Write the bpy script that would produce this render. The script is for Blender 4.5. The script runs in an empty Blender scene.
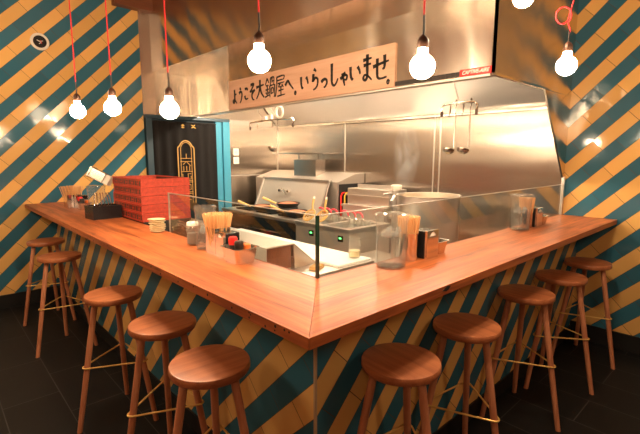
import bpy, bmesh, math, random
from mathutils import Vector, Matrix
random.seed(7)
SC = bpy.context.scene
C = SC.collection
PI = math.pi
def R(d): return math.radians(d)
def lin(r, g, b):
    f = lambda c: (c/255/12.92) if c/255 <= .04045 else ((c/255+.055)/1.055)**2.4
    return (f(r), f(g), f(b), 1)

# ------------------------------------------------------------------ room numbers
LX, LY = 3.327, 4.504          # striped right wall (X) and striped left wall (Y)
CT = 1.07                       # counter top height
CIN = .415                      # inner edge of counter
PAN = .27                       # tiled counter front set back from the edge
HX, HZ = 1.895, 2.088           # hood front plane and lower edge
SX, SZ = 1.424, 2.586           # soffit front and underside
CEIL = 3.42
XB, YB = -3.2, -3.2             # room behind the camera

# ------------------------------------------------------------------ mesh builder
class MB:
    def __init__(s): s.bm = bmesh.new()
    def box(s, x0, x1, y0, y1, z0, z1, M=None, bevel=0):
        b = bmesh.new()
        bmesh.ops.create_cube(b, size=1)
        for v in b.verts:
            v.co = Vector(((x0+x1)/2+v.co.x*(x1-x0), (y0+y1)/2+v.co.y*(y1-y0), (z0+z1)/2+v.co.z*(z1-z0)))
        if bevel: bmesh.ops.bevel(b, geom=b.edges[:], offset=bevel, segments=2, affect='EDGES', profile=.5)
        return s._add(b, M)
    def _add(s, b, M=None):
        if M is not None: bmesh.ops.transform(b, matrix=M, verts=b.verts)
        me = bpy.data.meshes.new('x'); b.to_mesh(me); b.free()
        s.bm.from_mesh(me); bpy.data.meshes.remove(me)
        return s
    def lathe(s, prof, n=32, M=None, cap=True, arc=None):
        b = bmesh.new(); rings = []
        for r, z in prof:
            if r < 1e-6: rings.append([b.verts.new((0, 0, z))])
            else: rings.append([b.verts.new((r*math.cos(2*PI*i/n), r*math.sin(2*PI*i/n), z)) for i in range(n)])
        for a, c in zip(rings, rings[1:]):
            for i in range(n):
                j = (i+1) % n
                if len(a) == 1 and len(c) == 1: continue
                if len(a) == 1: b.faces.new((a[0], c[j], c[i]))
                elif len(c) == 1: b.faces.new((a[i], a[j], c[0]))
                else: b.faces.new((a[i], a[j], c[j], c[i]))
        if cap:
            if len(rings[0]) > 1: b.faces.new(rings[0][::-1])
            if len(rings[-1]) > 1: b.faces.new(rings[-1])
        bmesh.ops.recalc_face_normals(b, faces=b.faces[:])
        return s._add(b, M)
    def tube(s, pts, r, n=8, closed=False, M=None):
        b = bmesh.new(); pts = [Vector(p) for p in pts]; N = len(pts); rings = []
        rr = r if isinstance(r, (list, tuple)) else [r]*N
        ref = None
        for k, p in enumerate(pts):
            if closed: t = pts[(k+1) % N]-pts[k-1]
            else: t = pts[min(k+1, N-1)]-pts[max(k-1, 0)]
            t.normalize()
            if ref is None:
                ref = t.orthogonal().normalized()
            u = (ref-t*ref.dot(t))
            if u.length < 1e-5: u = t.orthogonal()
            u.normalize(); ref = u; w = t.cross(u)
            rings.append([b.verts.new(p+(u*math.cos(2*PI*i/n)+w*math.sin(2*PI*i/n))*rr[k]) for i in range(n)])
        prs = list(zip(rings, rings[1:]))
        if closed: prs.append((rings[-1], rings[0]))
        for a, c in prs:
            for i in range(n):
                j = (i+1) % n
                b.faces.new((a[i], a[j], c[j], c[i]))
        if not closed:
            b.faces.new(rings[0][::-1]); b.faces.new(rings[-1])
        bmesh.ops.recalc_face_normals(b, faces=b.faces[:])
        return s._add(b, M)
    def prism(s, poly, axis, a0, a1, M=None):
        """polygon in the two other axes extruded along axis (0,1,2) from a0 to a1"""
        b = bmesh.new()
        def P(p, a):
            q = list(p); q.insert(axis, a); return q
        A = [b.verts.new(P(p, a0)) for p in poly]; B = [b.verts.new(P(p, a1)) for p in poly]
        n = len(poly)
        b.faces.new(A[::-1]); b.faces.new(B)
        for i in range(n): b.faces.new((A[i], A[(i+1) % n], B[(i+1) % n], B[i]))
        bmesh.ops.recalc_face_normals(b, faces=b.faces[:])
        return s._add(b, M)
    def sphere(s, r, M=None, n=16):
        b = bmesh.new(); bmesh.ops.create_uvsphere(b, u_segments=n, v_segments=n//2+2, radius=r)
        return s._add(b, M)
    def build(s, name, mat, parent=None, smooth=False, loc=None, bevel=0):
        me = bpy.data.meshes.new(name)
        s.bm.to_mesh(me); s.bm.free()
        if smooth:
            for p in me.polygons: p.use_smooth = True
            try: me.set_sharp_from_angle(angle=R(38))
            except Exception: pass
        me.materials.append(mat)
        o = bpy.data.objects.new(name, me); C.objects.link(o)
        if parent is not None: o.parent = parent
        if loc: o.location = loc
        if bevel:
            m = o.modifiers.new('bevel', 'BEVEL'); m.width = bevel; m.segments = 2; m.limit_method = 'ANGLE'
        return o
def T(x, y, z, rz=0, rx=0, ry=0, s=1):
    return Matrix.Translation((x, y, z)) @ Matrix.Rotation(R(rz), 4, 'Z') @ Matrix.Rotation(R(ry), 4, 'Y') @ Matrix.Rotation(R(rx), 4, 'X') @ Matrix.Scale(s, 4)
def tag(o, label=None, cat=None, group=None, kind=None):
    if label: o['label'] = label
    if cat: o['category'] = cat
    if group: o['group'] = group
    if kind: o['kind'] = kind
    return o
def thing(name, label, cat, loc=(0, 0, 0), rz=0, group=None):
    o = bpy.data.objects.new(name, None); C.objects.link(o)
    o.empty_display_size = .05
    o.location = loc; o.rotation_euler = (0, 0, R(rz))
    return tag(o, label, cat, group)
def struct(o, label=None, cat=None): return tag(o, label, cat, None, 'structure')
def dup(root, loc, rz=0, label=None, group=None):
    r = root.copy(); C.objects.link(r); r.location = loc; r.rotation_euler = (0, 0, R(rz))
    if label: r['label'] = label
    if group: r['group'] = group
    for ch in root.children:
        c = ch.copy(); C.objects.link(c); c.parent = r
        for g in ch.children:
            d = g.copy(); C.objects.link(d); d.parent = c
    return r

# ------------------------------------------------------------------ materials
def new_mat(name):
    m = bpy.data.materials.new(name); m.use_nodes = True
    nt = m.node_tree; b = nt.nodes['Principled BSDF']
    return m, nt, b
def mat(name, col, rough=.5, metal=0, **kw):
    m, nt, b = new_mat(name)
    b.inputs['Base Color'].default_value = col; b.inputs['Roughness'].default_value = rough; b.inputs['Metallic'].default_value = metal
    for k, v in kw.items(): b.inputs[k.replace('_', ' ')].default_value = v
    return m
def nd(nt, t, **kw):
    n = nt.nodes.new(t)
    for k, v in kw.items(): setattr(n, k, v)
    return n
def mth(nt, op, a, b=None, c=None):
    n = nt.nodes.new('ShaderNodeMath'); n.operation = op
    for i, v in enumerate((a, b, c)):
        if v is None: continue
        if isinstance(v, (int, float)): n.inputs[i].default_value = v
        else: nt.links.new(v, n.inputs[i])
    return n.outputs[0]
def mixc(nt, f, a, b, typ='MIX'):
    n = nt.nodes.new('ShaderNodeMix'); n.data_type = 'RGBA'; n.blend_type = typ
    if isinstance(f, (int, float)): n.inputs[0].default_value = f
    else: nt.links.new(f, n.inputs[0])
    for i, v in ((6, a), (7, b)):
        if isinstance(v, tuple): n.inputs[i].default_value = v
        else: nt.links.new(v, n.inputs[i])
    return n.outputs[2]

YEL = lin(226, 176, 104); TEAL = lin(52, 104, 124); GROUT = lin(70, 55, 40)
def stripe_mat(name, axis, sign, b0, P, L=.32, rough=.08, seed=0, even_yellow=True):
    """diagonal courses of glazed tiles, 45 degrees: s = z + sign*h"""
    m, nt, bs = new_mat(name)
    tc = nd(nt, 'ShaderNodeTexCoord'); sx = nd(nt, 'ShaderNodeSeparateXYZ'); nt.links.new(tc.outputs['Object'], sx.inputs[0])
    h = sx.outputs[axis]; z = sx.outputs[2]
    hs = mth(nt, 'MULTIPLY', h, sign)
    s = mth(nt, 'DIVIDE', mth(nt, 'SUBTRACT', mth(nt, 'ADD', z, hs), b0), P)
    t0 = mth(nt, 'DIVIDE', mth(nt, 'SUBTRACT', z, hs), L*math.sqrt(2))
    si = mth(nt, 'FLOOR', s); sf = mth(nt, 'FRACT', s)
    t = mth(nt, 'ADD', t0, mth(nt, 'MULTIPLY', si, .37))
    ti = mth(nt, 'FLOOR', t); tf = mth(nt, 'FRACT', t)
    par = mth(nt, 'FLOORED_MODULO', si, 2)
    isY = mth(nt, 'SUBTRACT', 1, par) if even_yellow else par
    cell = nd(nt, 'ShaderNodeCombineXYZ'); nt.links.new(si, cell.inputs[0]); nt.links.new(ti, cell.inputs[1]); cell.inputs[2].default_value = seed
    wn = nd(nt, 'ShaderNodeTexWhiteNoise'); nt.links.new(cell.outputs[0], wn.inputs['Vector'])
    col = mixc(nt, isY, TEAL, YEL)
    var = mth(nt, 'MULTIPLY_ADD', wn.outputs['Value'], .22, .89)
    vc = nd(nt, 'ShaderNodeCombineXYZ')
    for i in range(3): nt.links.new(var, vc.inputs[i])
    col = mixc(nt, 1.0, col, vc.outputs[0], 'MULTIPLY')
    g1 = mth(nt, 'LESS_THAN', mth(nt, 'MINIMUM', sf, mth(nt, 'SUBTRACT', 1, sf)), .012)
    g2 = mth(nt, 'LESS_THAN', mth(nt, 'MINIMUM', tf, mth(nt, 'SUBTRACT', 1, tf)), .005)
    g = mth(nt, 'MAXIMUM', g1, g2)
    col = mixc(nt, g, col, GROUT)
    nt.links.new(col, bs.inputs['Base Color'])
    nt.links.new(mth(nt, 'MULTIPLY_ADD', g, .6, rough), bs.inputs['Roughness'])
    # each tile sits at a slightly different tilt, with a soft wave in its glaze
    geo = nd(nt, 'ShaderNodeNewGeometry')
    sub = nd(nt, 'ShaderNodeVectorMath', operation='SUBTRACT'); nt.links.new(wn.outputs['Color'], sub.inputs[0]); sub.inputs[1].default_value = (.5, .5, .5)
    no = nd(nt, 'ShaderNodeTexNoise'); no.inputs['Scale'].default_value = 7; no.inputs['Detail'].default_value = 1; nt.links.new(tc.outputs['Object'], no.inputs['Vector'])
    sub2 = nd(nt, 'ShaderNodeVectorMath', operation='SUBTRACT'); nt.links.new(no.outputs['Color'], sub2.inputs[0]); sub2.inputs[1].default_value = (.5, .5, .5)
    sc = nd(nt, 'ShaderNodeVectorMath', operation='SCALE'); nt.links.new(sub.outputs[0], sc.inputs[0]); sc.inputs['Scale'].default_value = .03
    sc2 = nd(nt, 'ShaderNodeVectorMath', operation='SCALE'); nt.links.new(sub2.outputs[0], sc2.inputs[0]); sc2.inputs['Scale'].default_value = .03
    a1 = nd(nt, 'ShaderNodeVectorMath', operation='ADD'); nt.links.new(sc.outputs[0], a1.inputs[0]); nt.links.new(sc2.outputs[0], a1.inputs[1])
    a2 = nd(nt, 'ShaderNodeVectorMath', operation='ADD'); nt.links.new(geo.outputs['Normal'], a2.inputs[0]); nt.links.new(a1.outputs[0], a2.inputs[1])
    nn = nd(nt, 'ShaderNodeVectorMath', operation='NORMALIZE'); nt.links.new(a2.outputs[0], nn.inputs[0])
    nt.links.new(nn.outputs[0], bs.inputs['Normal'])
    return m
def wood_mat(name, c1, c2, along=0, scale=1.0, rough=.4, knots=True, coat=0, seams=None):
    m, nt, bs = new_mat(name)
    tc = nd(nt, 'ShaderNodeTexCoord'); mp = nd(nt, 'ShaderNodeMapping'); nt.links.new(tc.outputs['Object'], mp.inputs['Vector'])
    s = [14*scale]*3; s[along] = 1.1*scale; mp.inputs['Scale'].default_value = s
    n1 = nd(nt, 'ShaderNodeTexNoise'); n1.inputs['Scale'].default_value = 1.6; n1.inputs['Detail'].default_value = 5; n1.inputs['Distortion'].default_value = .6
    nt.links.new(mp.outputs[0], n1.inputs['Vector'])
    mp2 = nd(nt, 'ShaderNodeMapping'); nt.links.new(tc.outputs['Object'], mp2.inputs['Vector'])
    s2 = [60*scale]*3; s2[along] = 3*scale; mp2.inputs['Scale'].default_value = s2
    n2 = nd(nt, 'ShaderNodeTexNoise'); n2.inputs['Scale'].default_value = 2; n2.inputs['Detail'].default_value = 3
    nt.links.new(mp2.outputs[0], n2.inputs['Vector'])
    rp = nd(nt, 'ShaderNodeValToRGB'); rp.color_ramp.elements[0].position = .32; rp.color_ramp.elements[1].position = .68
    rp.color_ramp.elements[0].color = c1; rp.color_ramp.elements[1].color = c2
    f = mth(nt, 'ADD', mth(nt, 'MULTIPLY', n1.outputs[0], .7), mth(nt, 'MULTIPLY', n2.outputs[0], .3))
    nt.links.new(f, rp.inputs[0])
    col = rp.outputs[0]
    if knots:
        mp3 = nd(nt, 'ShaderNodeMapping'); nt.links.new(tc.outputs['Object'], mp3.inputs['Vector'])
        s3 = [7]*3; s3[along] = 2.3; mp3.inputs['Scale'].default_value = s3
        n3 = nd(nt, 'ShaderNodeTexNoise'); n3.inputs['Scale'].default_value = 1.5; n3.inputs['Detail'].default_value = 6; nt.links.new(mp3.outputs[0], n3.inputs['Vector'])
        k = nd(nt, 'ShaderNodeMapRange'); nt.links.new(n3.outputs[0], k.inputs[0]); k.inputs[1].default_value = .63; k.inputs[2].default_value = .74; k.inputs[3].default_value = 0; k.inputs[4].default_value = .7
        col = mixc(nt, k.outputs[0], col, (c1[0]*.35, c1[1]*.25, c1[2]*.2, 1))
    if seams:
        sp = nd(nt, 'ShaderNodeSeparateXYZ'); nt.links.new(tc.outputs['Object'], sp.inputs[0])
        for v in seams[1]:
            side = mth(nt, 'GREATER_THAN', sp.outputs[seams[0]], v)
            col = mixc(nt, mth(nt, 'MULTIPLY', side, .22), col, (c2[0]*1.05, c2[1]*1.1, c2[2]*1.1, 1))
            col = mixc(nt, mth(nt, 'MULTIPLY', mth(nt, 'LESS_THAN', mth(nt, 'ABSOLUTE', mth(nt, 'SUBTRACT', sp.outputs[seams[0]], v)), .0012), .75), col, (c1[0]*.3, c1[1]*.25, c1[2]*.2, 1))
    nt.links.new(col, bs.inputs['Base Color']); bs.inputs['Roughness'].default_value = rough
    bs.inputs['Coat Weight'].default_value = coat; bs.inputs['Coat Roughness'].default_value = .25
    bp = nd(nt, 'ShaderNodeBump'); bp.inputs['Strength'].default_value = .12; bp.inputs['Distance'].default_value = .002
    nt.links.new(n2.outputs[0], bp.inputs['Height']); nt.links.new(bp.outputs[0], bs.inputs['Normal'])
    return m
def steel_mat(name, col=(.62, .57, .52, 1), rough=.26, aniso=.75, wave=.02, grain='h', wsc=(2.2, 2.2, 2.2)):
    m, nt, bs = new_mat(name)
    bs.inputs['Base Color'].default_value = col; bs.inputs['Metallic'].default_value = 1; bs.inputs['Roughness'].default_value = rough
    bs.inputs['Anisotropic'].default_value = aniso
    geo = nd(nt, 'ShaderNodeNewGeometry'); cr = nd(nt, 'ShaderNodeVectorMath', operation='CROSS_PRODUCT')
    ad = nd(nt, 'ShaderNodeVectorMath', operation='ADD'); nt.links.new(geo.outputs['Normal'], cr.inputs[0]); cr.inputs[1].default_value = (.02, .03, 1)
    if grain == 'h': nt.links.new(cr.outputs[0], bs.inputs['Tangent'])
    else:
        c2 = nd(nt, 'ShaderNodeVectorMath', operation='CROSS_PRODUCT'); nt.links.new(geo.outputs['Normal'], c2.inputs[0]); nt.links.new(cr.outputs[0], c2.inputs[1]); nt.links.new(c2.outputs[0], bs.inputs['Tangent'])
    tc = nd(nt, 'ShaderNodeTexCoord')
    mpw = nd(nt, 'ShaderNodeMapping'); mpw.inputs['Scale'].default_value = wsc; nt.links.new(tc.outputs['Object'], mpw.inputs[0])
    no = nd(nt, 'ShaderNodeTexNoise'); no.inputs['Scale'].default_value = 1; no.inputs['Detail'].default_value = 1.5; nt.links.new(mpw.outputs[0], no.inputs['Vector'])
    sub2 = nd(nt, 'ShaderNodeVectorMath', operation='SUBTRACT'); nt.links.new(no.outputs['Color'], sub2.inputs[0]); sub2.inputs[1].default_value = (.5, .5, .5)
    sc2 = nd(nt, 'ShaderNodeVectorMath', operation='SCALE'); nt.links.new(sub2.outputs[0], sc2.inputs[0]); sc2.inputs['Scale'].default_value = wave*2
    a2 = nd(nt, 'ShaderNodeVectorMath', operation='ADD'); nt.links.new(geo.outputs['Normal'], a2.inputs[0]); nt.links.new(sc2.outputs[0], a2.inputs[1])
    nn = nd(nt, 'ShaderNodeVectorMath', operation='NORMALIZE'); nt.links.new(a2.outputs[0], nn.inputs[0]); nt.links.new(nn.outputs[0], bs.inputs['Normal'])
    return m
def floor_mat():
    m, nt, bs = new_mat('dark_floor_tile')
    tc = nd(nt, 'ShaderNodeTexCoord'); sx = nd(nt, 'ShaderNodeSeparateXYZ'); nt.links.new(tc.outputs['Object'], sx.inputs[0])
    a = mth(nt, 'DIVIDE', mth(nt, 'ADD', sx.outputs[0], .215), .3128)
    ai = mth(nt, 'FLOOR', a); af = mth(nt, 'FRACT', a)
    b = mth(nt, 'ADD', mth(nt, 'DIVIDE', mth(nt, 'SUBTRACT', sx.outputs[1], 1.997), .6176), mth(nt, 'MULTIPLY', mth(nt, 'FLOORED_MODULO', ai, 2), .5))
    bi = mth(nt, 'FLOOR', b); bf = mth(nt, 'FRACT', b)
    g = mth(nt, 'MAXIMUM', mth(nt, 'LESS_THAN', mth(nt, 'MINIMUM', af, mth(nt, 'SUBTRACT', 1, af)), .009),
            mth(nt, 'LESS_THAN', mth(nt, 'MINIMUM', bf, mth(nt, 'SUBTRACT', 1, bf)), .0045))
    cell = nd(nt, 'ShaderNodeCombineXYZ'); nt.links.new(ai, cell.inputs[0]); nt.links.new(bi, cell.inputs[1])
    wn = nd(nt, 'ShaderNodeTexWhiteNoise'); nt.links.new(cell.outputs[0], wn.inputs['Vector'])
    base = mixc(nt, wn.outputs['Value'], (.004, .0045, .005, 1), (.008, .0085, .009, 1))
    nt.links.new(mixc(nt, g, base, (.045, .043, .042, 1)), bs.inputs['Base Color'])
    bs.inputs['Roughness'].default_value = .5; bs.inputs['Specular IOR Level'].default_value = .25
    return m
def glass_pane_mat():
    m = bpy.data.materials.new('sneeze_guard_glass'); m.use_nodes = True; nt = m.node_tree; nt.nodes.clear()
    o = nd(nt, 'ShaderNodeOutputMaterial'); mx = nd(nt, 'ShaderNodeMixShader'); tr = nd(nt, 'ShaderNodeBsdfTransparent'); gl = nd(nt, 'ShaderNodeBsdfGlossy')
    gl.inputs['Roughness'].default_value = .01; tr.inputs['Color'].default_value = (.95, .97, .955, 1)
    fr = nd(nt, 'ShaderNodeFresnel'); gg = nd(nt, 'ShaderNodeNewGeometry')
    nt.links.new(mth(nt, 'MULTIPLY_ADD', gg.outputs['Backfacing'], 1/1.5-1.5, 1.5), fr.inputs['IOR'])
    nt.links.new(fr.outputs[0], mx.inputs[0]); nt.links.new(tr.outputs[0], mx.inputs[1]); nt.links.new(gl.outputs[0], mx.inputs[2]); nt.links.new(mx.outputs[0], o.inputs[0])
    return m
def emis(name, col, s):
    m, nt, b = new_mat(name)
    b.inputs['Base Color'].default_value = (.8, .8, .8, 1); b.inputs['Emission Color'].default_value = col; b.inputs['Emission Strength'].default_value = s
    return m
M = {}
M['tile_right'] = stripe_mat('striped_tile_right', 1, 1, 1.472, .1521, seed=1)
M['tile_left'] = stripe_mat('striped_tile_left', 0, -1, .304, .158, seed=2)
M['tile_panel_l'] = stripe_mat('striped_tile_counter_l', 1, 1, .995, .152, seed=3, even_yellow=False, rough=.22)
M['tile_panel_r'] = stripe_mat('striped_tile_counter_r', 0, -1, .145, .152, seed=4, even_yellow=False, rough=.22)
M['steel'] = steel_mat('brushed_steel')
M['steel_hood'] = steel_mat('brushed_steel_hood', (.76, .68, .59, 1), .19, .93, .075, 'v', (4.5, 4.5, .9))
M['steel_dull'] = mat('dull_steel', (.60, .54, .47, 1), .48, .65)
M['steel_soffit'] = steel_mat('brushed_steel_soffit', (.72, .62, .52, 1), .2, .93, .03, 'v', (4.5, 4.5, .6))
M['steel_wall'] = steel_mat('brushed_steel_wall', (.50, .44, .38, 1), .25, .9, .06, 'h', (.7, .7, 5))
M['chrome'] = mat('polished_steel', (.72, .68, .63, 1), .12, 1)
M['satin'] = mat('satin_steel', (.70, .65, .60, 1), .32, .9)
M['ladle'] = mat('worn_steel', (.40, .35, .30, 1), .22, 1)
M['panmetal'] = mat('polished_pan_steel', (.70, .64, .57, 1), .27, 1)
M['brass'] = mat('brass_rod', (.80, .52, .16, 1), .45, .6)
M['counter_l'] = wood_mat('counter_wood_l', lin(112, 48, 22), lin(200, 112, 58), 1, rough=.45, coat=.05, seams=(0, (.205,)))
M['counter_r'] = wood_mat('counter_wood_r', lin(112, 48, 22), lin(200, 112, 58), 0, rough=.45, coat=.05, seams=(1, (.215,)))
M['stool'] = wood_mat('stool_wood', lin(150, 84, 50), lin(190, 118, 76), 0, 1.3, rough=.38, knots=False, coat=.1)
M['stool_leg'] = wood_mat('stool_leg_wood', lin(172, 106, 74), lin(204, 138, 100), 2, 1.3, rough=.4, knots=False)
M['ceil'] = wood_mat('ceiling_wood', lin(96, 52, 30), lin(130, 74, 42), 0, 1, rough=.5)
M['floor'] = floor_mat()
M['glass'] = glass_pane_mat()
M['glass_edge'] = mat('glass_edge_green', (.01, .03, .02, 1), .15)
M['trim'] = mat('tile_edge_trim', lin(176, 146, 112), .5)
M['black'] = mat('black_base', (.008, .008, .008, 1), .5)
M['black_gloss'] = mat('black_plastic', (.012, .012, .013, 1), .25)
M['iron'] = mat('cast_iron', (.015, .014, .013, 1), .45, .4)
M['red_cord'] = mat('red_cord', lin(190, 22, 26), .7)
M['black_cable'] = mat('black_cable', (.02, .015, .012, 1), .5)
M['socket'] = mat('dark_bronze_socket', lin(66, 42, 30), .45, .4)
M['bulb'] = emis('lit_bulb', (1, .76, .50, 1), 190)
M['hoodlamp'] = emis('hood_lamp_glow', (1, .82, .60, 1), 215)
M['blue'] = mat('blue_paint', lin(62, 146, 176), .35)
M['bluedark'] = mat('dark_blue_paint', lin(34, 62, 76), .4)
M['curtain'] = mat('black_curtain', lin(18, 14, 13), .95)
M['gold'] = mat('gold_embroidery', lin(194, 150, 80), .6, .1)
M['sign'] = wood_mat('sign_board_wood', lin(208, 162, 132), lin(226, 184, 156), 1, .8, rough=.6, knots=False)
M['ink'] = mat('black_ink', (.008, .006, .005, 1), .6)
M['tagred'] = mat('red_plate', lin(205, 40, 36), .4)
M['white'] = mat('white_plastic', lin(235, 228, 215), .4)
M['paper'] = mat('white_paper', lin(236, 226, 212), .8)
M['cream'] = mat('cream_dish', lin(226, 205, 160), .5)
M['board'] = mat('white_cutting_board', (.92, .91, .88, 1), .5)
M['chop'] = mat('chopstick_wood', lin(222, 168, 112), .6)
M['bamboo'] = mat('bamboo', lin(222, 176, 100), .55)
M['plaster'] = mat('warm_plaster', lin(150, 104, 66), .8)
M['wpanel'] = wood_mat('dark_wood_panel', lin(84, 46, 28), lin(116, 66, 40), 2, 1, rough=.45)
M['red'] = mat('red_lid', lin(220, 36, 30), .35)
M['orange'] = mat('orange_lid', lin(226, 110, 40), .4)
M['greylid'] = mat('grey_lid', lin(120, 108, 96), .4)
M['darklid'] = mat('dark_lid', lin(44, 32, 26), .35)
M['pink'] = mat('pink_grip', lin(226, 74, 86), .45)
M['copper'] = mat('browned_pan_inside', lin(190, 120, 84), .5, .2)
M['led'] = emis('green_led', (.05, 1, .15, 1), 3)
M['cloth'] = mat('tan_cloth', lin(200, 160, 100), .9)
M['crate'] = wood_mat('red_stained_wood', lin(140, 42, 25), lin(194, 68, 43), 1, 1.6, rough=.5, knots=False)
M['yellow'] = mat('yellow_hose', lin(220, 170, 60), .5)
def clear(name, tint, haze, hazecol=(.9, .88, .84, 1), ior=1.4, gr=.05):
    """thin clear plastic: see-through, a fresnel shine and a little milky scatter"""
    m = bpy.data.materials.new(name); m.use_nodes = True; nt = m.node_tree; nt.nodes.clear()
    o = nd(nt, 'ShaderNodeOutputMaterial'); m1 = nd(nt, 'ShaderNodeMixShader'); m2 = nd(nt, 'ShaderNodeMixShader')
    tr = nd(nt, 'ShaderNodeBsdfTransparent'); tr.inputs[0].default_value = tint
    df = nd(nt, 'ShaderNodeBsdfTranslucent'); df.inputs[0].default_value = hazecol
    dd = nd(nt, 'ShaderNodeBsdfDiffuse'); dd.inputs[0].default_value = hazecol; m3 = nd(nt, 'ShaderNodeMixShader'); m3.inputs[0].default_value = .5
    gl = nd(nt, 'ShaderNodeBsdfGlossy'); gl.inputs['Roughness'].default_value = gr
    fr = nd(nt, 'ShaderNodeFresnel'); gg = nd(nt, 'ShaderNodeNewGeometry')
    nt.links.new(mth(nt, 'MULTIPLY_ADD', gg.outputs['Backfacing'], 1/ior-ior, ior), fr.inputs['IOR'])
    nt.links.new(df.outputs[0], m3.inputs[1]); nt.links.new(dd.outputs[0], m3.inputs[2])
    m1.inputs[0].default_value = haze; nt.links.new(tr.outputs[0], m1.inputs[1]); nt.links.new(m3.outputs[0], m1.inputs[2])
    nt.links.new(fr.outputs[0], m2.inputs[0]); nt.links.new(m1.outputs[0], m2.inputs[1]); nt.links.new(gl.outputs[0], m2.inputs[2]); nt.links.new(m2.outputs[0], o.inputs[0])
    return m
M['plastic_clear'] = clear('clear_plastic', (.98, .98, .97, 1), .035)
M['water'] = clear('water', (.97, .98, .97, 1), .03, ior=1.25)
M['ice'] = clear('ice', (.97, .98, .98, 1), .2, ior=1.3)

# ------------------------------------------------------------------ setting
def slab(name, m, box, label, cat, bevel=0):
    b = MB(); b.box(*box); return struct(b.build(name, m), label, cat)
slab('floor', M['floor'], (XB, LX+.1, YB, LY+.1, -.06, 0), 'black rectangular floor tiles with thin grey grout', 'floor')
slab('ceiling', M['ceil'], (XB, LX+.1, YB, LY+.1, CEIL, CEIL+.06), 'reddish brown wooden ceiling above the whole bar', 'ceiling')
slab('wall_right', M['tile_right'], (LX, LX+.1, YB, .43, 0, CEIL), 'wall of yellow and teal diagonal tile stripes at the right counter end', 'wall')
slab('wall_left', M['tile_left'], (XB, 1.288, LY, LY+.1, 0, CEIL), 'wall of yellow and teal diagonal tile stripes at the left counter end', 'wall')
slab('wall_kitchen_back', M['steel_wall'], (LX, LX+.1, .43, LY+.1, 0, CEIL), 'brushed steel kitchen wall behind the stock pot and cooker', 'wall')
slab('wall_kitchen_side', M['steel_wall'], (2.462, LX, LY, LY+.1, 0, 2.075), 'brushed steel wall panel beside the blue door frame', 'wall')
slab('wall_above_door', M['steel_hood'], (1.288, LX, LY, LY+.1, 2.075, CEIL), 'brown steel wall panel above the curtained doorway', 'wall')
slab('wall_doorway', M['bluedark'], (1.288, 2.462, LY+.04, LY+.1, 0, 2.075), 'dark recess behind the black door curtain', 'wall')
slab('wall_front', M['wpanel'], (XB, LX+.1, YB-.1, YB, 0, CEIL), 'dark wood panelled dining room wall behind the stools', 'wall')
slab('wall_dining', M['plaster'], (XB-.1, XB, YB-.1, LY+.1, 0, CEIL), 'warm plaster wall of the dining room', 'wall')
slab('baseboard_right', M['black'], (LX-.014, LX, YB, PAN, 0, .14), 'black baseboard under the right striped wall', 'baseboard')
slab('baseboard_left', M['black'], (XB, PAN, LY-.014, LY, 0, .14), 'black baseboard under the left striped wall', 'baseboard')
# wooden ceiling beam at the left wall, steel soffit in front of the hood
slab('trim_1', M['ceil'], (1.0, SX+.5, LY-.12, LY-.001, 3.26, CEIL), 'reddish brown wooden beam above the striped left wall', 'beam')
b = MB(); b.box(SX, HX+.3, .416, LY-.001, SZ, CEIL)
struct(b.build('soffit', M['steel_soffit']), 'brown steel ceiling bulkhead reflecting striped tiles above the hood', 'bulkhead')
# seams on steel wall
for i, y in enumerate((3.052, 1.72, 1.647)):
    b = MB(); b.box(LX-.006, LX, y-.006, y+.006, .9, 1.99)
    struct(b.build('trim_%d' % (i+2), M['satin']), ['thin steel seam strip left of the cooker shelf', 'thin steel seam strip behind the stock pot', 'thin steel seam strip to the right of its twin behind the stock pot'][i], 'trim')
b = MB(); b.box(LX-.012, LX, LY-.012, LY, .8, 1.99)
struct(b.build('trim_5', M['satin']), 'steel corner strip behind the hanging single ladle', 'trim')
b = MB(); b.box(LX-.05, LX, .44, LY-.01, 1.985, 2.0)
struct(b.build('trim_6', M['chrome']), 'bright steel ledge along the top of the kitchen back wall', 'trim')
b = MB(); b.box(LX-.03, LX-.001, .405, .428, CT+.002, 1.40)
struct(b.build('trim_7', M['satin']), 'narrow vertical steel channel where the glass meets the right wall', 'trim')

b = MB(); b.box(2.47, LX-.02, LY-.03, LY, 1.285, 1.30)
struct(b.build('trim_8', M['satin']), 'thin steel ledge on the side wall left of the range', 'trim')

# door frame and curtain
dr = thing('door_1', 'blue painted door frame around the black curtain', 'door frame', (1.288, LY, 0)); dr['kind'] = 'structure'
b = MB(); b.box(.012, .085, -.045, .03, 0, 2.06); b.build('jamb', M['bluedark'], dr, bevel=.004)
b = MB(); b.box(.965, 1.06, -.02, .03, 0, 2.06); b.build('jamb', M['blue'], dr, bevel=.004)
b = MB(); b.box(1.062, 1.17, -.05, .0, 0, 2.06); b.build('jamb', M['blue'], dr, bevel=.004)
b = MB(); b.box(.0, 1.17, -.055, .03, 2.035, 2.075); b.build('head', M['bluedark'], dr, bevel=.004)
cu = thing('door_curtain', 'black pleated curtain with gold emblem in the blue doorway', 'curtain', (1.38, LY-.03, 0))
bm = MB(); n = 90; W = .87
pts_f = []
for i in range(n+1):
    x = W*i/n; y = -.015*math.sin(x*2*PI/.145+.6*math.sin(x*9))-.006*math.sin(x*47)
    pts_f.append((x, y))
bb = bm.bm
A = [[bb.verts.new((x, y*(1-.25*k), .35+k*(2.0-.35))) for x, y in pts_f] for k in (0, 1)]
B_ = [[bb.verts.new((x, y*(1-.25*k)+.005, .35+k*(2.0-.35))) for x, y in pts_f] for k in (0, 1)]
for i in range(n):
    bb.faces.new((A[0][i], A[0][i+1], A[1][i+1], A[1][i])); bb.faces.new((B_[0][i+1], B_[0][i], B_[1][i], B_[1][i+1]))
    bb.faces.new((A[1][i], A[1][i+1], B_[1][i+1], B_[1][i])); bb.faces.new((A[0][i+1], A[0][i], B_[0][i], B_[0][i+1]))
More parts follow.
